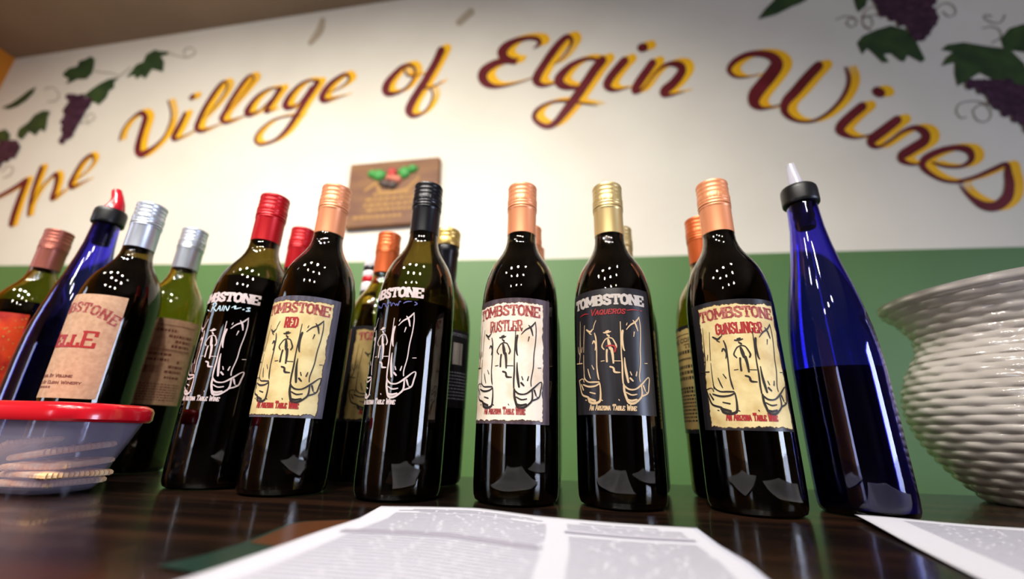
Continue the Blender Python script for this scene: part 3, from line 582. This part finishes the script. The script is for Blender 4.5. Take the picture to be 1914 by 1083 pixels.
INK = [[148,1505,75,145,1390,100,141,1300,112,140,1211,125,143,1123,162,139,1037,162,142,974,138],[172,1425,212,157,1356,250,168,1278,188,182,1250,100],[224,1437,75,281,1479,138,360,1512,175,417,1558,100],[323,1522,100,357,1489,200,381,1433,112],[330,1418,125,317,1378,75],[238,1495,75,228,1477,88],[416,1552,100,428,1483,112,421,1378,112,400,1264,112,392,1153,112,363,1043,112,367,995,112],[177,1189,88,179,1124,188,190,1059,250,208,985,188],[241,1071,100,256,1045,112],[236,1018,188,268,997,162],[330,1074,100,317,1041,138],[149,963,188,152,911,212,172,859,225,201,818,225,267,815,225,340,847,175,382,885,188,382,959,138],[156,953,162,211,927,162,296,929,138,383,969,188,485,1028,112,520,1024,138,503,964,162,478,905,150,381,875,162],[176,901,112,240,881,138,309,888,112],[411,960,200,436,919,138],[179,844,175,235,834,225,304,846,150],
[-177,1530,62,-209,1486,88,-222,1452,75],[-331,1457,162,-275,1433,225,-232,1453,112],[-287,1422,112,-255,1408,112],[-204,1415,112,-187,1367,162,-182,1287,138,-184,1208,125,-187,1119,125,-175,1041,162,-163,1008,100],[-239,1325,125,-218,1347,175,-191,1310,150,-203,1265,100],[-407,1053,100,-383,1018,138,-324,993,138,-240,989,162,-164,987,138],[-329,1104,100,-309,1058,138,-289,1024,100],[-261,1133,88,-233,1099,112],[-403,1235,62,-406,1143,88,-401,1019,112],[-370,1503,62,-388,1386,75,-402,1258,62],[-520,1015,138,-490,945,162,-446,888,188,-332,862,188,-323,830,225,-250,813,250,-165,827,225,-149,880,188,-149,943,138,-156,976,138],[-520,1015,112,-437,1026,88,-410,997,112],[-426,975,138,-326,954,188,-222,956,162,-156,976,138],[-471,978,138,-429,931,175],[-307,905,112,-226,892,138],[-333,852,275,-230,833,225],
[-464,1552,50,-472,1432,75,-479,1336,112,-485,1243,112,-508,1175,112],[-536,1319,75,-520,1270,112,-485,1243,100],[-433,1308,75,-451,1263,88],[-597,1171,112,-442,1163,112],
[-75,1412,125,-31,1410,162,17,1420,100],[-39,1419,212,-13,1425,188],[-32,1393,138,-8,1379,188],[-61,1349,112,-17,1364,112,33,1357,112,63,1323,138,81,1289,162,67,1266,138],[-61,1349,112,-93,1316,112,-105,1288,138,-79,1264,112],[-19,1347,212,-5,1301,325,1,1268,225],[-42,1258,188,-48,1213,162,-48,1158,188],[18,1267,275,30,1211,238,34,1145,162],[-126,1163,75,-82,1166,75],[35,1162,75,125,1161,75],[-10,1113,162,31,1102,188,44,1069,212,109,1064,112],[459,1151,75,505,1154,75],[-386,842,100,-371,840,100],[-138,837,100,-128,834,100],[78,842,88,84,835,88],[445,908,75,467,907,75]]
SASH = [[-48,1291,162,28,1295,225,68,1278,275,57,1239,188]]
DEG = RB * 1000 * math.pi / 180        # mm of girth per degree
def art(mb, data, mp, dz=0.0, scale=.62):
    for s in data:
        p = [(s[i] / 10 * DEG, s[i + 1] / 10 + dz, s[i + 2] / 100) for i in range(0, len(s), 3)]
        ribbon(mb, smooth_path(p, 4), mp, scale=scale)
def front_label(root, th0, lab, parch, lab_m, parch_m, title2, ink_t, ink_t2, ink_a, ink_c, vb=62.5, vt=171.5, title='spur', sash=None, seed=1, glass=False):
    """the boots-and-gunman front label; lab / parch are (left, right) in degrees about the title centre"""
    D = lambda d: d * DEG
    host = root
    if not glass:
        host = patch(cyl(th0, .00018), D(lab[0]), D(lab[1]), vb, vt).obj('label', lab_m, root)
        if parch: patch(cyl(th0, .00034), D(parch[0]), D(parch[1]), vb + 2.6, vt - 5.0, rag=.62, seed=seed).obj('parchment', parch_m, host); patch(cyl(th0, .00026), D(parch[0]) - .7, D(parch[1]) + .7, vb + 1.9, vt - 4.3, rag=.62, seed=seed).obj('parchment_burnt_edge', M['burnt'], host)
    mp = cyl(th0, .00052 if not glass else .0002)
    mb = MB()
    if title == 'spur': text(mb, 'TOMBSTONE', mp, D(-48), D(48), 155.6, 8.8, .21, spur=True, arch=1.3)
    else: text(mb, 'TOMBSTONE', mp, D(-55), D(51), 167.2 if not glass else 171.2, 8.4, .30, arch=.4)
    mb.obj('title_print', ink_t, host, smooth=False, fix=False)
    if title2:
        mb = MB(); s, a, b, v, h, kw = title2
        if callable(s): s(mb, mp)
        else: text(mb, s, mp, D(a), D(b), v, h, **kw)
        mb.obj('name_print', ink_t2, host, smooth=False, fix=False)
    mb = MB(); art(mb, INK, mp, dz=-6 if title == 'spur' else 0, scale=.88 if title == 'spur' else .85); mb.obj('boots_print', ink_a, host, smooth=False, fix=False)
    if sash: mb = MB(); art(mb, SASH, cyl(th0, .0007)); mb.obj('sash_print', sash, host, smooth=False, fix=False)
    mb = MB(); cv = 75.6 if title != 'spur' else 70.2
    text(mb, 'An Arizona Table Wine', mp, D(-32 if title != 'spur' else -29), D(29), cv, 4.6 if title != 'spur' else 5.6, .17, serif=title == 'spur', slant=.12 if title != 'spur' else 0, small=.72)
    mb.obj('caption_print', ink_c, host, smooth=False, fix=False)
N_B = 'wine bottles on the bar counter'
def wine_bottle(label, x, y, H=.309, glass='olive', wine='wine', level=.246, cap='copper', cap2=None, group=N_B):
    r = thing('wine_bottle', label, 'bottle', (x, y, H0), group)
    k = H / .309; r.scale = (1, 1, k)
    link('bottle_glass', mesh_copy(ME_WINE_BOTTLE, M[glass]), r)
    me = cached(('wine', wine, level), lambda: MB().lathe(content(PROF, level), 64).mesh('wine', M[wine])); link('wine', me, r)
    add_cap(r, M[cap], M[cap2] if cap2 else None); return r

# front row
b = wine_bottle('wine bottle with red cap, white boots print and the word Rain straight on the glass', -.332, .4016, level=.201, wine='wine2', cap='redcap')
def rain(mb, mp):
    for s in ([(-18, 163, 1.0), (-14, 161.5, .8)], [(-11, 160.5, 1.1), (-9.5, 168.5, 1.2)], [(-12, 168, .9), (-8, 169.5, 1.0), (-5.5, 167.5, 1.0), (-8, 164.5, 1.0), (-9.5, 164.4, .9)], [(-8.5, 164.5, 1.0), (-4.5, 160.8, 1.2)],
              [(-3.5, 161, .9), (-1, 166, 1.0), (0.4, 161, 1.0)], [(-2.5, 163, .8), (0, 163.2, .8)], [(2, 161.2, .9), (2.8, 166, 1.0)], [(4, 161, .9), (4.8, 165.8, .9), (7.6, 161.2, 1.0), (8.6, 166, .9)],
              [(11, 164.5, .6), (14, 166.2, 1.4), (14, 163.6, 1.2), (19, 165.2, .6)], [(21, 163.5, 1.2), (21.6, 163.8, 1.2)], [(24, 165.5, 1.0), (26.5, 166, 1.2), (25, 164.2, .8), (26.8, 163, 1.2), (24, 162.4, 1.0)]):
        ribbon(mb, smooth_path(s, 5), mp)
front_label(b, -1, None, None, None, None, (rain, 0, 0, 0, 0, {}), M['ink_pink'], M['ink_ice'], M['ink_pink'], M['ink_pink'], title='slab', glass=True)
b = wine_bottle('wine bottle with copper cap and yellow parchment label reading Red', -.2481, .3877, cap='copper')
front_label(b, 4.5, (-60, 63), (-55, 51.5), M['lab_grey'], M['parch_y'], ('RED', -9, 9, 141.2, 9.0, dict(t=.2)), M['ink_red'], M['ink_red2'], M['ink_blk'], M['ink_red2'], seed=3)
b = wine_bottle('all-black-capped wine bottle with white boots printed straight on olive glass', -.1435, .3916, level=.168, wine='wine2', cap='blackcap')
def scrawl(mb, mp):
    p = []; rnd = random.Random(4)
    for i in range(34): p.append((-24 + i * 1.15, 164 + rnd.uniform(-2.2, 2.4), .8))
    ribbon(mb, smooth_path(p, 4), mp)
    ribbon(mb, smooth_path([(17, 164.5, .8), (20, 166, 1.0), (24, 166.3, .5)], 4), mp); ribbon(mb, smooth_path([(27, 166, .8), (29, 164.5, 1.0), (27, 163, .8)], 4), mp)
front_label(b, -24, None, None, None, None, (scrawl, 0, 0, 0, 0, {}), M['ink_pink'], M['ink_vio'], M['ink_pink'], M['ink_pink'], title='slab', glass=True)
b = wine_bottle('wine bottle with copper cap and pale parchment label reading Rustler', -.0406, .3997, cap='copper', level=.240)
front_label(b, -14, (-60, 65.5), (-56, 53.5), M['lab_plum'], M['parch_w'], ('RuSTLeR', -24, 23, 141, 9.4, dict(t=.15, small=.9)), M['ink_red'], M['ink_red'], M['ink_blk'], M['ink_red'], seed=5)
b = wine_bottle('wine bottle with champagne-gold cap and black label of pale boots and red sash', .05, .4059, cap='champ')
def vaq(mb, mp):
    text(mb, 'Vaqueros', mp, -17, 14, 158.0, 5.6, .16, serif=False, slant=.25, small=.74)
    for s in ([(-30, 159.5, .4), (-24, 160.8, .9), (-19, 160.2, .5)], [(16, 161, .5), (21, 162, .9), (27, 162, .4)], [(29, 161.6, .9), (31, 162.4, .6)]): ribbon(mb, smooth_path(s, 4), mp)
front_label(b, -13, (-62, 63), None, M['lab_blk'], None, (vaq, 0, 0, 0, 0, {}), M['ink_sil'], M['ink_red2'], M['ink_tan'], M['ink_tan'], vb=72, vt=182.4, title='slab', sash=M['ink_red2'])
b = wine_bottle('wine bottle with copper cap and yellow parchment label reading Gunslinger', .1581, .4071, cap='copper')
front_label(b, -12, (-64, 56), (-50, 52.5), M['lab_blk'], M['parch_y'], ('GuNSLINGeR', -28, 28, 141.4, 9.0, dict(t=.17, small=.88)), M['ink_red'], M['ink_red2'], M['ink_blk'], M['ink_red2'], seed=8)
b = wine_bottle('wine bottle with silver cap and kraft paper label reading Belle', -.5008, .4094, cap='silver', level=.236)
D = lambda d: d * DEG
lb = patch(cyl(-3, .0002), D(-62), D(62), 75.5, 183).obj('label', M['kraft'], b); mp = cyl(-3, .0004)
mb = MB(); text(mb, 'TOMBSTONE', mp, D(-56), D(56), 163.5, 9.6, .2, spur=True, arch=13.5, fan=.42); mb.obj('title_print', M['ink_red'], lb, smooth=False, fix=False)
mb = MB(); text(mb, 'BellE', mp, D(-42), D(40), 126.5, 15.5, .2, small=.72, arch=0); mb.obj('name_print', M['ink_red2'], lb, smooth=False, fix=False)
mb = MB(); text(mb, 'Alcohol By Volume', mp, D(-36), D(27), 95.5, 3.0, .22, serif=False); text(mb, 'Bottled By Elgin Winery', mp, D(-50), D(40), 89.0, 3.0, .22, serif=False); dashes(mb, mp, D(-50), D(2), 84.8, 2.0); mb.obj('small_print', M['ink_brn'], lb, smooth=False, fix=False)['kind'] = 'stuff'

# back row
b = wine_bottle('silver-capped wine bottle with kraft back label standing behind the kraft-labelled one', -.5115, .485, H=.3134, glass='olive_pale', wine='wine2', level=.150, cap='silver')
lb = patch(cyl(40, .0002), D(-62), D(62), 74, 176).obj('back_label', M['kraft'], b); mp = cyl(40, .0004); mb = MB()
for v, a, c, h in ((160, -12, 24, 3.2), (153.5, 12, 52, 3.2), (147.5, 24, 52, 3.2), (141.5, 20, 52, 3.2), (131, -22, 24, 3.0), (124.5, -22, 22, 3.0), (123, 36, 42, 3), (117, 24, 48, 3), (111, 20, 48, 3), (104.5, 22, 48, 2.6)): dashes(mb, mp, D(a), D(c), v, h)
for i in range(7): dashes(mb, mp, D(-45), D(52), 97 - i * 3.0, 1.1)
for a, c, v0, v1 in ((-45, 55, 167.5, 168.3), (-45, 55, 138, 138.7), (-36, -35.2, 138, 168), (-45, 55, 136.4, 136.8)):
    n = 20; mb.add([mp(D(a + (c - a) * i / n), v) for v in (v0, v1) for i in range(n + 1)], [(i, i + 1, n + 2 + i, n + 1 + i) for i in range(n)])
for i in range(22):
    u = D(-22) + i * 1.0; wd = random.choice((.35, .5, .75)); mb.add([mp(u, 110), mp(u + wd, 110), mp(u + wd, 119), mp(u, 119)], [(0, 1, 2, 3)])
mb.obj('small_print', M['ink_brn'], lb, smooth=False, fix=False)['kind'] = 'stuff'
b = wine_bottle('wine bottle with rose-copper cap and orange-red label beside the curved red pourer', -.7087, .4685, glass='olive_pale', level=.199, cap='rosecap')
lb = patch(cyl(0, .0002), D(-62), D(61), 70, 181).obj('label', M['lab_orng'], b); mp = cyl(0, .0004); mb = MB(); rnd = random.Random(11)
for i in range(90):
    u, v = D(rnd.uniform(15, 58)), rnd.uniform(80, 176); r = rnd.uniform(.3, 1.0)
    mb.add([mp(u + r * math.cos(a), v + r * math.sin(a)) for a in [k * math.pi / 4 for k in range(8)]], [tuple(range(8))])
mb.obj('gold_dots', M['gold_dot'], lb, smooth=False, fix=False)  # small gold dots scattered over the right part of the label
wine_bottle('red-capped wine bottle mostly hidden between the Rain and Red bottles', -.3469, .4841, level=.19, wine='wine2', cap='redcap')
b = wine_bottle('wine bottle with deep copper cap and dim parchment label behind the black-capped bottle', -.2337, .5052, glass='olive_pale', level=.166, wine='wine2', cap='copper2')
front_label(b, 42, (-72, 56), (-55, 52), M['lab_blk'], M['parch_d'], None, M['ink_red'], M['ink_red2'], M['ink_blk'], M['ink_red2'], seed=12)
b = wine_bottle('wine bottle with gold top over black neck sleeve and barcode, behind the black-capped one', -.1496, .4985, level=.15, wine='wine2', cap='goldcap', cap2='blackcap')
lb = patch(cyl(40, .0002), D(-50), D(48), 80, 168).obj('back_label', M['lab_blk'], b); mp = cyl(40, .0004); mb = MB()
for i in range(9): dashes(mb, mp, D(-30), D(44), 118 - i * 3.6, 1.2)
dashes(mb, mp, D(-40), D(40), 163, .8); dashes(mb, mp, D(-40), D(40), 161, .6); mb.obj('small_print', M['ink_grey'], lb, smooth=False, fix=False)['kind'] = 'stuff'
mb = MB()
for i in range(14): mb.add([mp(D(3), 128 + i * 1.8), mp(D(12), 128 + i * 1.8), mp(D(24), 128 + i * 1.8), mp(D(24), 129.1 + i * 1.8), mp(D(12), 129.1 + i * 1.8), mp(D(3), 129.1 + i * 1.8)], [(0, 1, 4, 5), (1, 2, 3, 4)])
mb.obj('barcode_print', M['ink_sil'], lb, smooth=False, fix=False)
wine_bottle('copper-capped wine bottle hidden straight behind the Rustler bottle', -.039, .479, H=.300, cap='copper')
wine_bottle('copper-capped wine bottle hidden farthest back, second behind the Rustler bottle', -.0385, .5555, H=.307, cap='copper')
wine_bottle('champagne-capped wine bottle hidden straight behind the black-labelled bottle', .0754, .5066, cap='champ')
b = wine_bottle('copper-capped wine bottle showing its parchment back label behind the Gunslinger bottle', .1672, .4859, cap='copper2', glass='olive_pale', level=.17, wine='wine2')
lb = patch(cyl(-60, .0002), D(-55), D(55), 60, 172).obj('back_label', M['lab_blk'], b); patch(cyl(-60, .00034), D(-52), D(52), 64, 168, rag=.5, seed=20).obj('parchment', M['parch_d'], lb); mp = cyl(-60, .0005); mb = MB()
text(mb, 'THE CORRAL', mp, D(-48), D(34), 154, 4.2, .2); text(mb, 'TRAIL', mp, D(-8), D(30), 147.5, 4.0, .2); dashes(mb, mp, D(-46), D(40), 141.5, 3.6)
for i in range(3): dashes(mb, mp, D(-44), D(38), 126 - i * 6, 3.4)
for i in range(10): dashes(mb, mp, D(-44), D(44), 104 - i * 3.6, 1.6 if i > 1 else 2.6)
for v in (135, 136.2, 162): n = 24; mb.add([mp(D(-50 + 100 * i / n), q) for q in (v, v + .6) for i in range(n + 1)], [(i, i + 1, n + 2 + i, n + 1 + i) for i in range(n)])
mb.obj('small_print', M['ink_blk'], lb, smooth=False, fix=False)['kind'] = 'stuff'
# small striped bottle peeping out beside the deep copper cap
r_ = ray(697, 486); t_ = .556 / r_.y; hx, hz = r_.x * t_, CH + r_.z * t_
sb = thing('striped_bottle', 'small slim bottle with white and red banded neck half hidden behind copper caps', 'bottle', (hx, .556, H0))
MB().lathe([(0, .0008), (.0165, .0008), (.0185, .003), (.019, .01), (.019, hz * .55), (.017, hz * .62), (.0115, hz * .70), (.0105, hz * .74), (.0102, hz * .76), (0, hz * .76)], 40).obj('bottle_body', M['wine2'], sb)
zs = [.76, .80, .825, .87, .90, .93, .955, 1.0]
for i, (z0, z1) in enumerate(zip(zs, zs[1:])):
    MB().lathe([(0, hz * z0), (.0108, hz * z0), (.0112, hz * (z0 + .003)), (.0112, hz * (z1 - .003)), (.0108, hz * z1), (0, hz * z1)], 32).obj('neck_band', M[('whitecap', 'blackcap', 'whitecap', 'redcap')[i % 4]], sb)

# blue pourer bottles
def blue_bottle(label, x, y, H, spout_pts, spout_r, spout_m, level):
    r = thing('blue_bottle', label, 'bottle', (x, y, H0), 'cobalt blue bottles with pourers'); r.scale = (1, 1, H / .309)
    link('bottle_glass', mesh_copy(ME_BLUE_BOTTLE, M['cobalt']), r)
    link('wine', MB().lathe(content(BPROF, level), 56).mesh('wine', M['wine3']), r)
    link('pourer_collar', cached('collar', lambda: MB().lathe([(.0128, .2885), (.0158, .2885), (.0166, .2895), (.0168, .2915), (.0168, .3035), (.0164, .3065), (.0152, .3085), (.013, .3092), (.006, .3092), (0, .3092)], 64).mesh('pourer_collar', M['rubber'])), r)
    link('pourer_plug', cached('plug', lambda: MB().lathe([(0, .262), (.0085, .262), (.0095, .266), (.0086, .270), (.0098, .275), (.0090, .280), (.0100, .285), (.0100, .2885), (0, .2885)], 32).mesh('pourer_plug', M['rubber'])), r)
    MB().tube(spout_pts, spout_r, 20).obj('pourer_spout', spout_m, r)
    return r
blue_bottle('tall cobalt blue bottle with straight clear pour spout beside the white pitcher', .25, .4206, .309,
            [(-.0005, 0, .3085), (-.0008, 0, .313), (-.0014, 0, .322), (-.0020, 0, .331), (-.0026, 0, .3385)], [.0074, .0068, .0056, .0046, .0040], M['clearspout'], .118)
blue_bottle('cobalt blue bottle with curved red pour spout behind the red-lidded tub', -.5845, .4298, .3166,
            [(.002, 0, .3085), (.0035, 0, .3135), (.0035, 0, .320), (.0015, 0, .327), (-.0015, 0, .333), (-.004, 0, .338)], [.0118, .0100, .0080, .0066, .0060, .0054], M['redspout'], .13)

# ------------------------------------------------------------------ tub of crackers
def rrect(x0, x1, y0, y1, r, n=8):
    out = []
    for cx, cy, a0 in ((x1 - r, y1 - r, 0), (x0 + r, y1 - r, 90), (x0 + r, y0 + r, 180), (x1 - r, y0 + r, 270)):
        out += [(cx + r * math.cos(R_(a0 + 90 * k / n)), cy + r * math.sin(R_(a0 + 90 * k / n))) for k in range(n + 1)]
    return out
def loft(mb, loops, cap0=True, cap1=True):
    n = len(loops[0]); vs = [p for l in loops for p in l]
    fs = [(i * n + k, i * n + (k + 1) % n, (i + 1) * n + (k + 1) % n, (i + 1) * n + k) for i in range(len(loops) - 1) for k in range(n)]
    if cap0: fs.append(tuple(range(n))[::-1])
    if cap1: fs.append(tuple(range((len(loops) - 1) * n, len(loops) * n)))
    mb.add(vs, fs)
tx0, tx1, ty0, ty1 = -.52, -.352, .285, .365
tb = thing('food_tub', 'frosted plastic food tub with red lid holding crackers', 'container', ((tx0 + tx1) / 2, (ty0 + ty1) / 2, H0))
ox, oy = (tx0 + tx1) / 2, (ty0 + ty1) / 2
def L(ins, z, r): return [(x - ox, y - oy, z) for x, y in rrect(tx0 + ins[0], tx1 - ins[0], ty0 + ins[1], ty1 - ins[1], r)]
mb = MB()
loft(mb, [L((.036, .022), .0012, .014), L((.030, .017), .0025, .018), L((.027, .0145), .006, .020), L((.022, .011), .022, .022), L((.013, .007), .042, .025), L((.006, .005), .056, .028),
          L((.0075, .0065), .056, .0275), L((.0145, .0085), .042, .0245), L((.0235, .0125), .022, .0215), L((.0285, .016), .007, .0195), L((.037, .023), .004, .0135)], True, True)
mb.obj('tub_body', M['tub'], tb)
mb = MB(); loft(mb, [L((.010, .004), .0545, .028), L((.002, .001), .0545, .033), L((.0, .0), .0565, .034), L((.0, .0), .0635, .034), L((.0015, .0015), .0665, .033), L((.006, .005), .0685, .030), L((.014, .011), .0688, .024), L((.02, .016), .0668, .02)]); mb.obj('tub_lid', M['lid'], tb)
def cracker_mesh():
    n, a, h = 26, .023, .0023; mb = MB(); top = []; 
    def edge(t): return a + .0007 * math.cos(t * 13 * 2 * math.pi)
    loop = []
    for sd in range(4):
        for k in range(n):
            t = k / n; u = (t - .5) * 2 * a; e = edge(t); x, y = [(u, -e), (e, u), (-u, e), (-e, -u)][sd]; loop.append((x, y))
    loft(mb, [[(x * .94, y * .94, -h) for x, y in loop], [(x, y, -h * .5) for x, y in loop], [(x, y, h * .4) for x, y in loop], [(x * .95, y * .95, h) for x, y in loop], [(x * .7, y * .7, h * 1.35) for x, y in loop]])
    for i in range(-1, 2):
        for j in range(-1, 2):
            mb.lathe([(0, h * 1.6), (.0011, h * 1.5), (.0016, h * 1.2)], 8); mb.v[-17:] = [(x + i * .011, y + j * .011, z) for x, y, z in mb.v[-17:]]
    return mb.mesh('cracker', M['cracker'])
CM = cracker_mesh()
for (x, y, z, rx, ry, rz, lab) in ((-.408, .327, .0085, 0, 0, 4, 'square baked cracker lying lowest in the red-lidded tub'), (-.400, .324, .0150, 0, 0, -6, 'square cracker second from the bottom of the cracker stack'),
                                   (-.404, .326, .0220, 3, -2, 12, 'square cracker third up in the stack in the tub'), (-.406, .327, .0315, 8, -7, -14, 'square cracker tilted on top of the stack in the tub'), (-.456, .326, .0265, 4, -33, 8, 'square cracker leaning steeply at the left of the stack in the tub')):
    o = bpy.data.objects.new('cracker', CM); COL.objects.link(o); o.location = (x, y, H0 + z); o.rotation_euler = (R_(rx), R_(ry), R_(rz)); tag(o, lab, 'cracker', 'crackers in the tub')

# ------------------------------------------------------------------ woven ceramic pitcher
pt = thing('ceramic_pitcher', 'white glazed ceramic pitcher with basket weave relief and flared rim', 'pitcher', (.492, .528, H0))
PP = [(.0, .002), (.046, .0008), (.052, .004), (.060, .012), (.074, .030), (.088, .055), (.0965, .085), (.0955, .110), (.0865, .135), (.0745, .155), (.0695, .170), (.0735, .186), (.083, .202), (.096, .217), (.102, .223)]
def pr(z):
    for (r0, z0), (r1, z1) in zip(PP[1:], PP[2:]):
        if z <= z1:
            t = (z - z0) / (z1 - z0); t = max(0, min(1, t)); return r0 + (r1 - r0) * (t)
    return PP[-1][0]
SP = R_(-62)
def pitch_pt(a, t, inner=False):
    d = (a - SP + math.pi) % (2 * math.pi) - math.pi; sp = math.exp(-(d / .38) ** 2)
    up = max(0, (t - .62) / .38); z = .0008 + t * .2222 + up ** 1.5 * (.022 * sp + .012 * math.exp(-(d / 1.2) ** 2) - .006)
    zz = .0008 + t * .2222
    rr = sum(pr(zz + q * .004) for q in (-2, -1, 0, 1, 2)) / 5
    rr += .030 * sp * up ** 1.3
    if not inner:
        k = zz / .0085; row = math.floor(k); f = k - row; s = math.sqrt(max(0, 1 - (2 * f - 1) ** 2))
        wv = .5 + .5 * math.cos(18 * a + math.pi * row); fade = min(1, (1 - t) / .03) if t > .97 else 1
        rr += fade * .0036 * s * (.5 + .5 * wv)
    else: rr -= .006
    return (rr * math.cos(a), rr * math.sin(a), z)
mb = MB(); NA, NT = 264, 150
vs_ = [pitch_pt(2 * math.pi * i / NA, j / NT) for j in range(NT + 1) for i in range(NA)]
inn = [pitch_pt(2 * math.pi * i / NA, 1 - j / 12 * .95, True) for j in range(13) for i in range(NA)]
nr = NT + 1 + 13
fs_ = [(j * NA + i, j * NA + (i + 1) % NA, (j + 1) * NA + (i + 1) % NA, (j + 1) * NA + i) for j in range(nr - 1) for i in range(NA)]
fs_ += [tuple(range(NA))[::-1], tuple(range((nr - 1) * NA, nr * NA))]
mb.add(vs_ + inn, fs_); mb.obj('pitcher_body', M['ceramic'], pt)
hp = [(.085, .06, .205), (.125, .085, .212), (.150, .10, .180), (.148, .10, .140), (.125, .085, .105), (.088, .06, .085)]
hp = [(x, y, z) for x, y, z in smooth_path(hp, 6)]
MB().tube(hp, [.010 + .0012 * math.sin(i * 2.2) for i in range(len(hp))], 14).obj('pitcher_handle', M['ceramic'], pt)

# ------------------------------------------------------------------ papers
def on_counter(px, py, z=0.0):
    r = ray(px, py); t = (z - CH) / r.z; return Vector((r.x * t, r.y * t, H0 + z))
def polyline(ps, n):
    d = [0]
    for a, b in zip(ps, ps[1:]): d.append(d[-1] + (b - a).length)
    out = []
    for k in range(n + 1):
        s = d[-1] * k / n; i = max(j for j in range(len(d)) if d[j] <= s + 1e-9); i = min(i, len(ps) - 2)
        t = (s - d[i]) / max(d[i + 1] - d[i], 1e-9); out.append(ps[i].lerp(ps[i + 1], t))
    return out
NS = 40
top = polyline([on_counter(x, y, .003) for x, y in ((713, 944), (800, 947), (891, 950), (1001, 963), (1150, 973), (1301, 981))], NS)
lef = polyline([on_counter(x, y, .003) for x, y in ((713, 944), (672, 968), (598, 993), (500, 1029), (400, 1064))] + [Vector((-.150, .055, H0 + .003))], NS)
rig = polyline([on_counter(x, y, .003) for x, y in ((1301, 981), (1344, 1014), (1400, 1048), (1440, 1083))] + [Vector((.080, .06, H0 + .003))], NS)
bot = polyline([lef[-1], rig[-1]], NS)
def sheet1(s, t):
    i, j = s * NS, t * NS
    g = lambda L_, q: L_[min(int(q), NS - 1)].lerp(L_[min(int(q), NS - 1) + 1], q - min(int(q), NS - 1))
    p = g(top, i) * (1 - t) + g(bot, i) * t + g(lef, j) * (1 - s) + g(rig, j) * s - (top[0] * (1 - s) * (1 - t) + top[-1] * s * (1 - t) + bot[0] * (1 - s) * t + bot[-1] * s * t)
    p = p.copy(); p.z = H0 + .0022 + .0009 * math.sin(s * 5 + t * 3); return p
def sheet_obj(fn, label, group):
    mb = MB()
    for j in range(NS + 1):
        for i in range(NS + 1): mb.v.append(tuple(fn(i / NS, j / NS)))
    mb.f = [(j * (NS + 1) + i, (j + 1) * (NS + 1) + i, (j + 1) * (NS + 1) + i + 1, j * (NS + 1) + i + 1) for j in range(NS) for i in range(NS)]
    o = mb.obj('printed_sheet', M['paper'], fix=False); tag(o, label, 'paper', group)
    sd = o.modifiers.new('thickness', 'SOLIDIFY'); sd.thickness = .0003; sd.offset = -1; return o
def print_lines(fn, root, rows, m, name):
    mb = MB(); rnd = random.Random(5)
    for s0, s1, t, h in rows:
        s = s0
        while s < s1 - .004:
            wl = min(rnd.uniform(.05, .14), s1 - s); n = max(1, int(wl / .012))
            q = [fn(s + wl * k / n, tt) + Vector((0, 0, .0003)) for tt in (t, t + h) for k in range(n + 1)]
            mb.add(q, [(k, n + 1 + k, n + 2 + k, k + 1) for k in range(n)]); s += wl + .006
    o = mb.obj(name, m, root, smooth=False, fix=False); o['kind'] = 'stuff'; return o
s1 = sheet_obj(sheet1, 'large white sheet printed in two columns before the black-labelled bottle', 'printed paper sheets on the counter')
rows = [(.12, .52, .045, .008), (.08, .55, .062, .008), (.15, .45, .078, .008), (.66, .88, .05, .008)] + [(.08, .56, .10 + .017 * k, .0062) for k in range(38)] + [(.62, .94, .075 + .017 * k, .005) for k in range(4)] + [(.62, .94, .20 + .017 * k, .0062) for k in range(34)]
print_lines(sheet1, s1, rows, M['ink_lgrey'], 'printed_text')
mb = MB()
for s0, s1_, t0, t1 in ((.61, .95, .150, .170), (.05, .55, .30, .325)):
    n = 24; q = [sheet1(s0 + (s1_ - s0) * k / n, tt) + Vector((0, 0, .0004)) for tt in (t0, t1) for k in range(n + 1)]; mb.add(q, [(k, n + 1 + k, n + 2 + k, k + 1) for k in range(n)])
mb.obj('grey_heading_bar', M['ink_bar'], s1, smooth=False, fix=False)
TLc = on_counter(1597, 962, .004); ux, vx = Vector((1, -.07, 0)).normalized(), Vector((-.262, -.965, 0)).normalized()
def sheet2(s, t):
    p = TLc + ux * (.216 * s) + vx * (.279 * t); curl = math.exp(-((s / .25) ** 2 + (t / .25) ** 2))
    p.z = H0 + .0008 + .0032 * curl + .0006 * math.sin(3 * s + 4 * t); p.z = max(p.z, H0 + .0006); return p
s2 = sheet_obj(sheet2, 'white printed sheet with lifted corner before the clear-spouted blue bottle and pitcher', 'printed paper sheets on the counter')
print_lines(sheet2, s2, [(.12, .92, .06 + .018 * k, .006) for k in range(44)], M['ink_lgrey'], 'printed_text')
# colourful brochure peeping out under the left edge of the near sheet
bl = [on_counter(x, y, .0008) for x, y in ((648, 972), (570, 975), (541, 979), (457, 1014), (388, 1036), (293, 1058))]
br = [Vector((p.x + .06, p.y - .012, p.z)) for p in bl]
def strip(f0, f1, m, name, parent, dz=0.0, i0=0, i1=5):
    mb = MB(); A = [bl[i].lerp(br[i], f0) + Vector((0, 0, dz)) for i in range(i0, i1 + 1)]; Bq = [bl[i].lerp(br[i], f1) + Vector((0, 0, dz)) for i in range(i0, i1 + 1)]
    n = len(A); mb.add(A + Bq, [(k, k + 1, n + k + 1, n + k) for k in range(n - 1)]); return mb.obj(name, m, parent, smooth=False)
bro = strip(0, 1, M['teal'], 'brochure', None); tag(bro, 'teal and rust brochure peeping from under the near white sheet', 'brochure')
strip(.05, .9, M['rust'], 'brochure_print', bro, .0002, 0, 3)
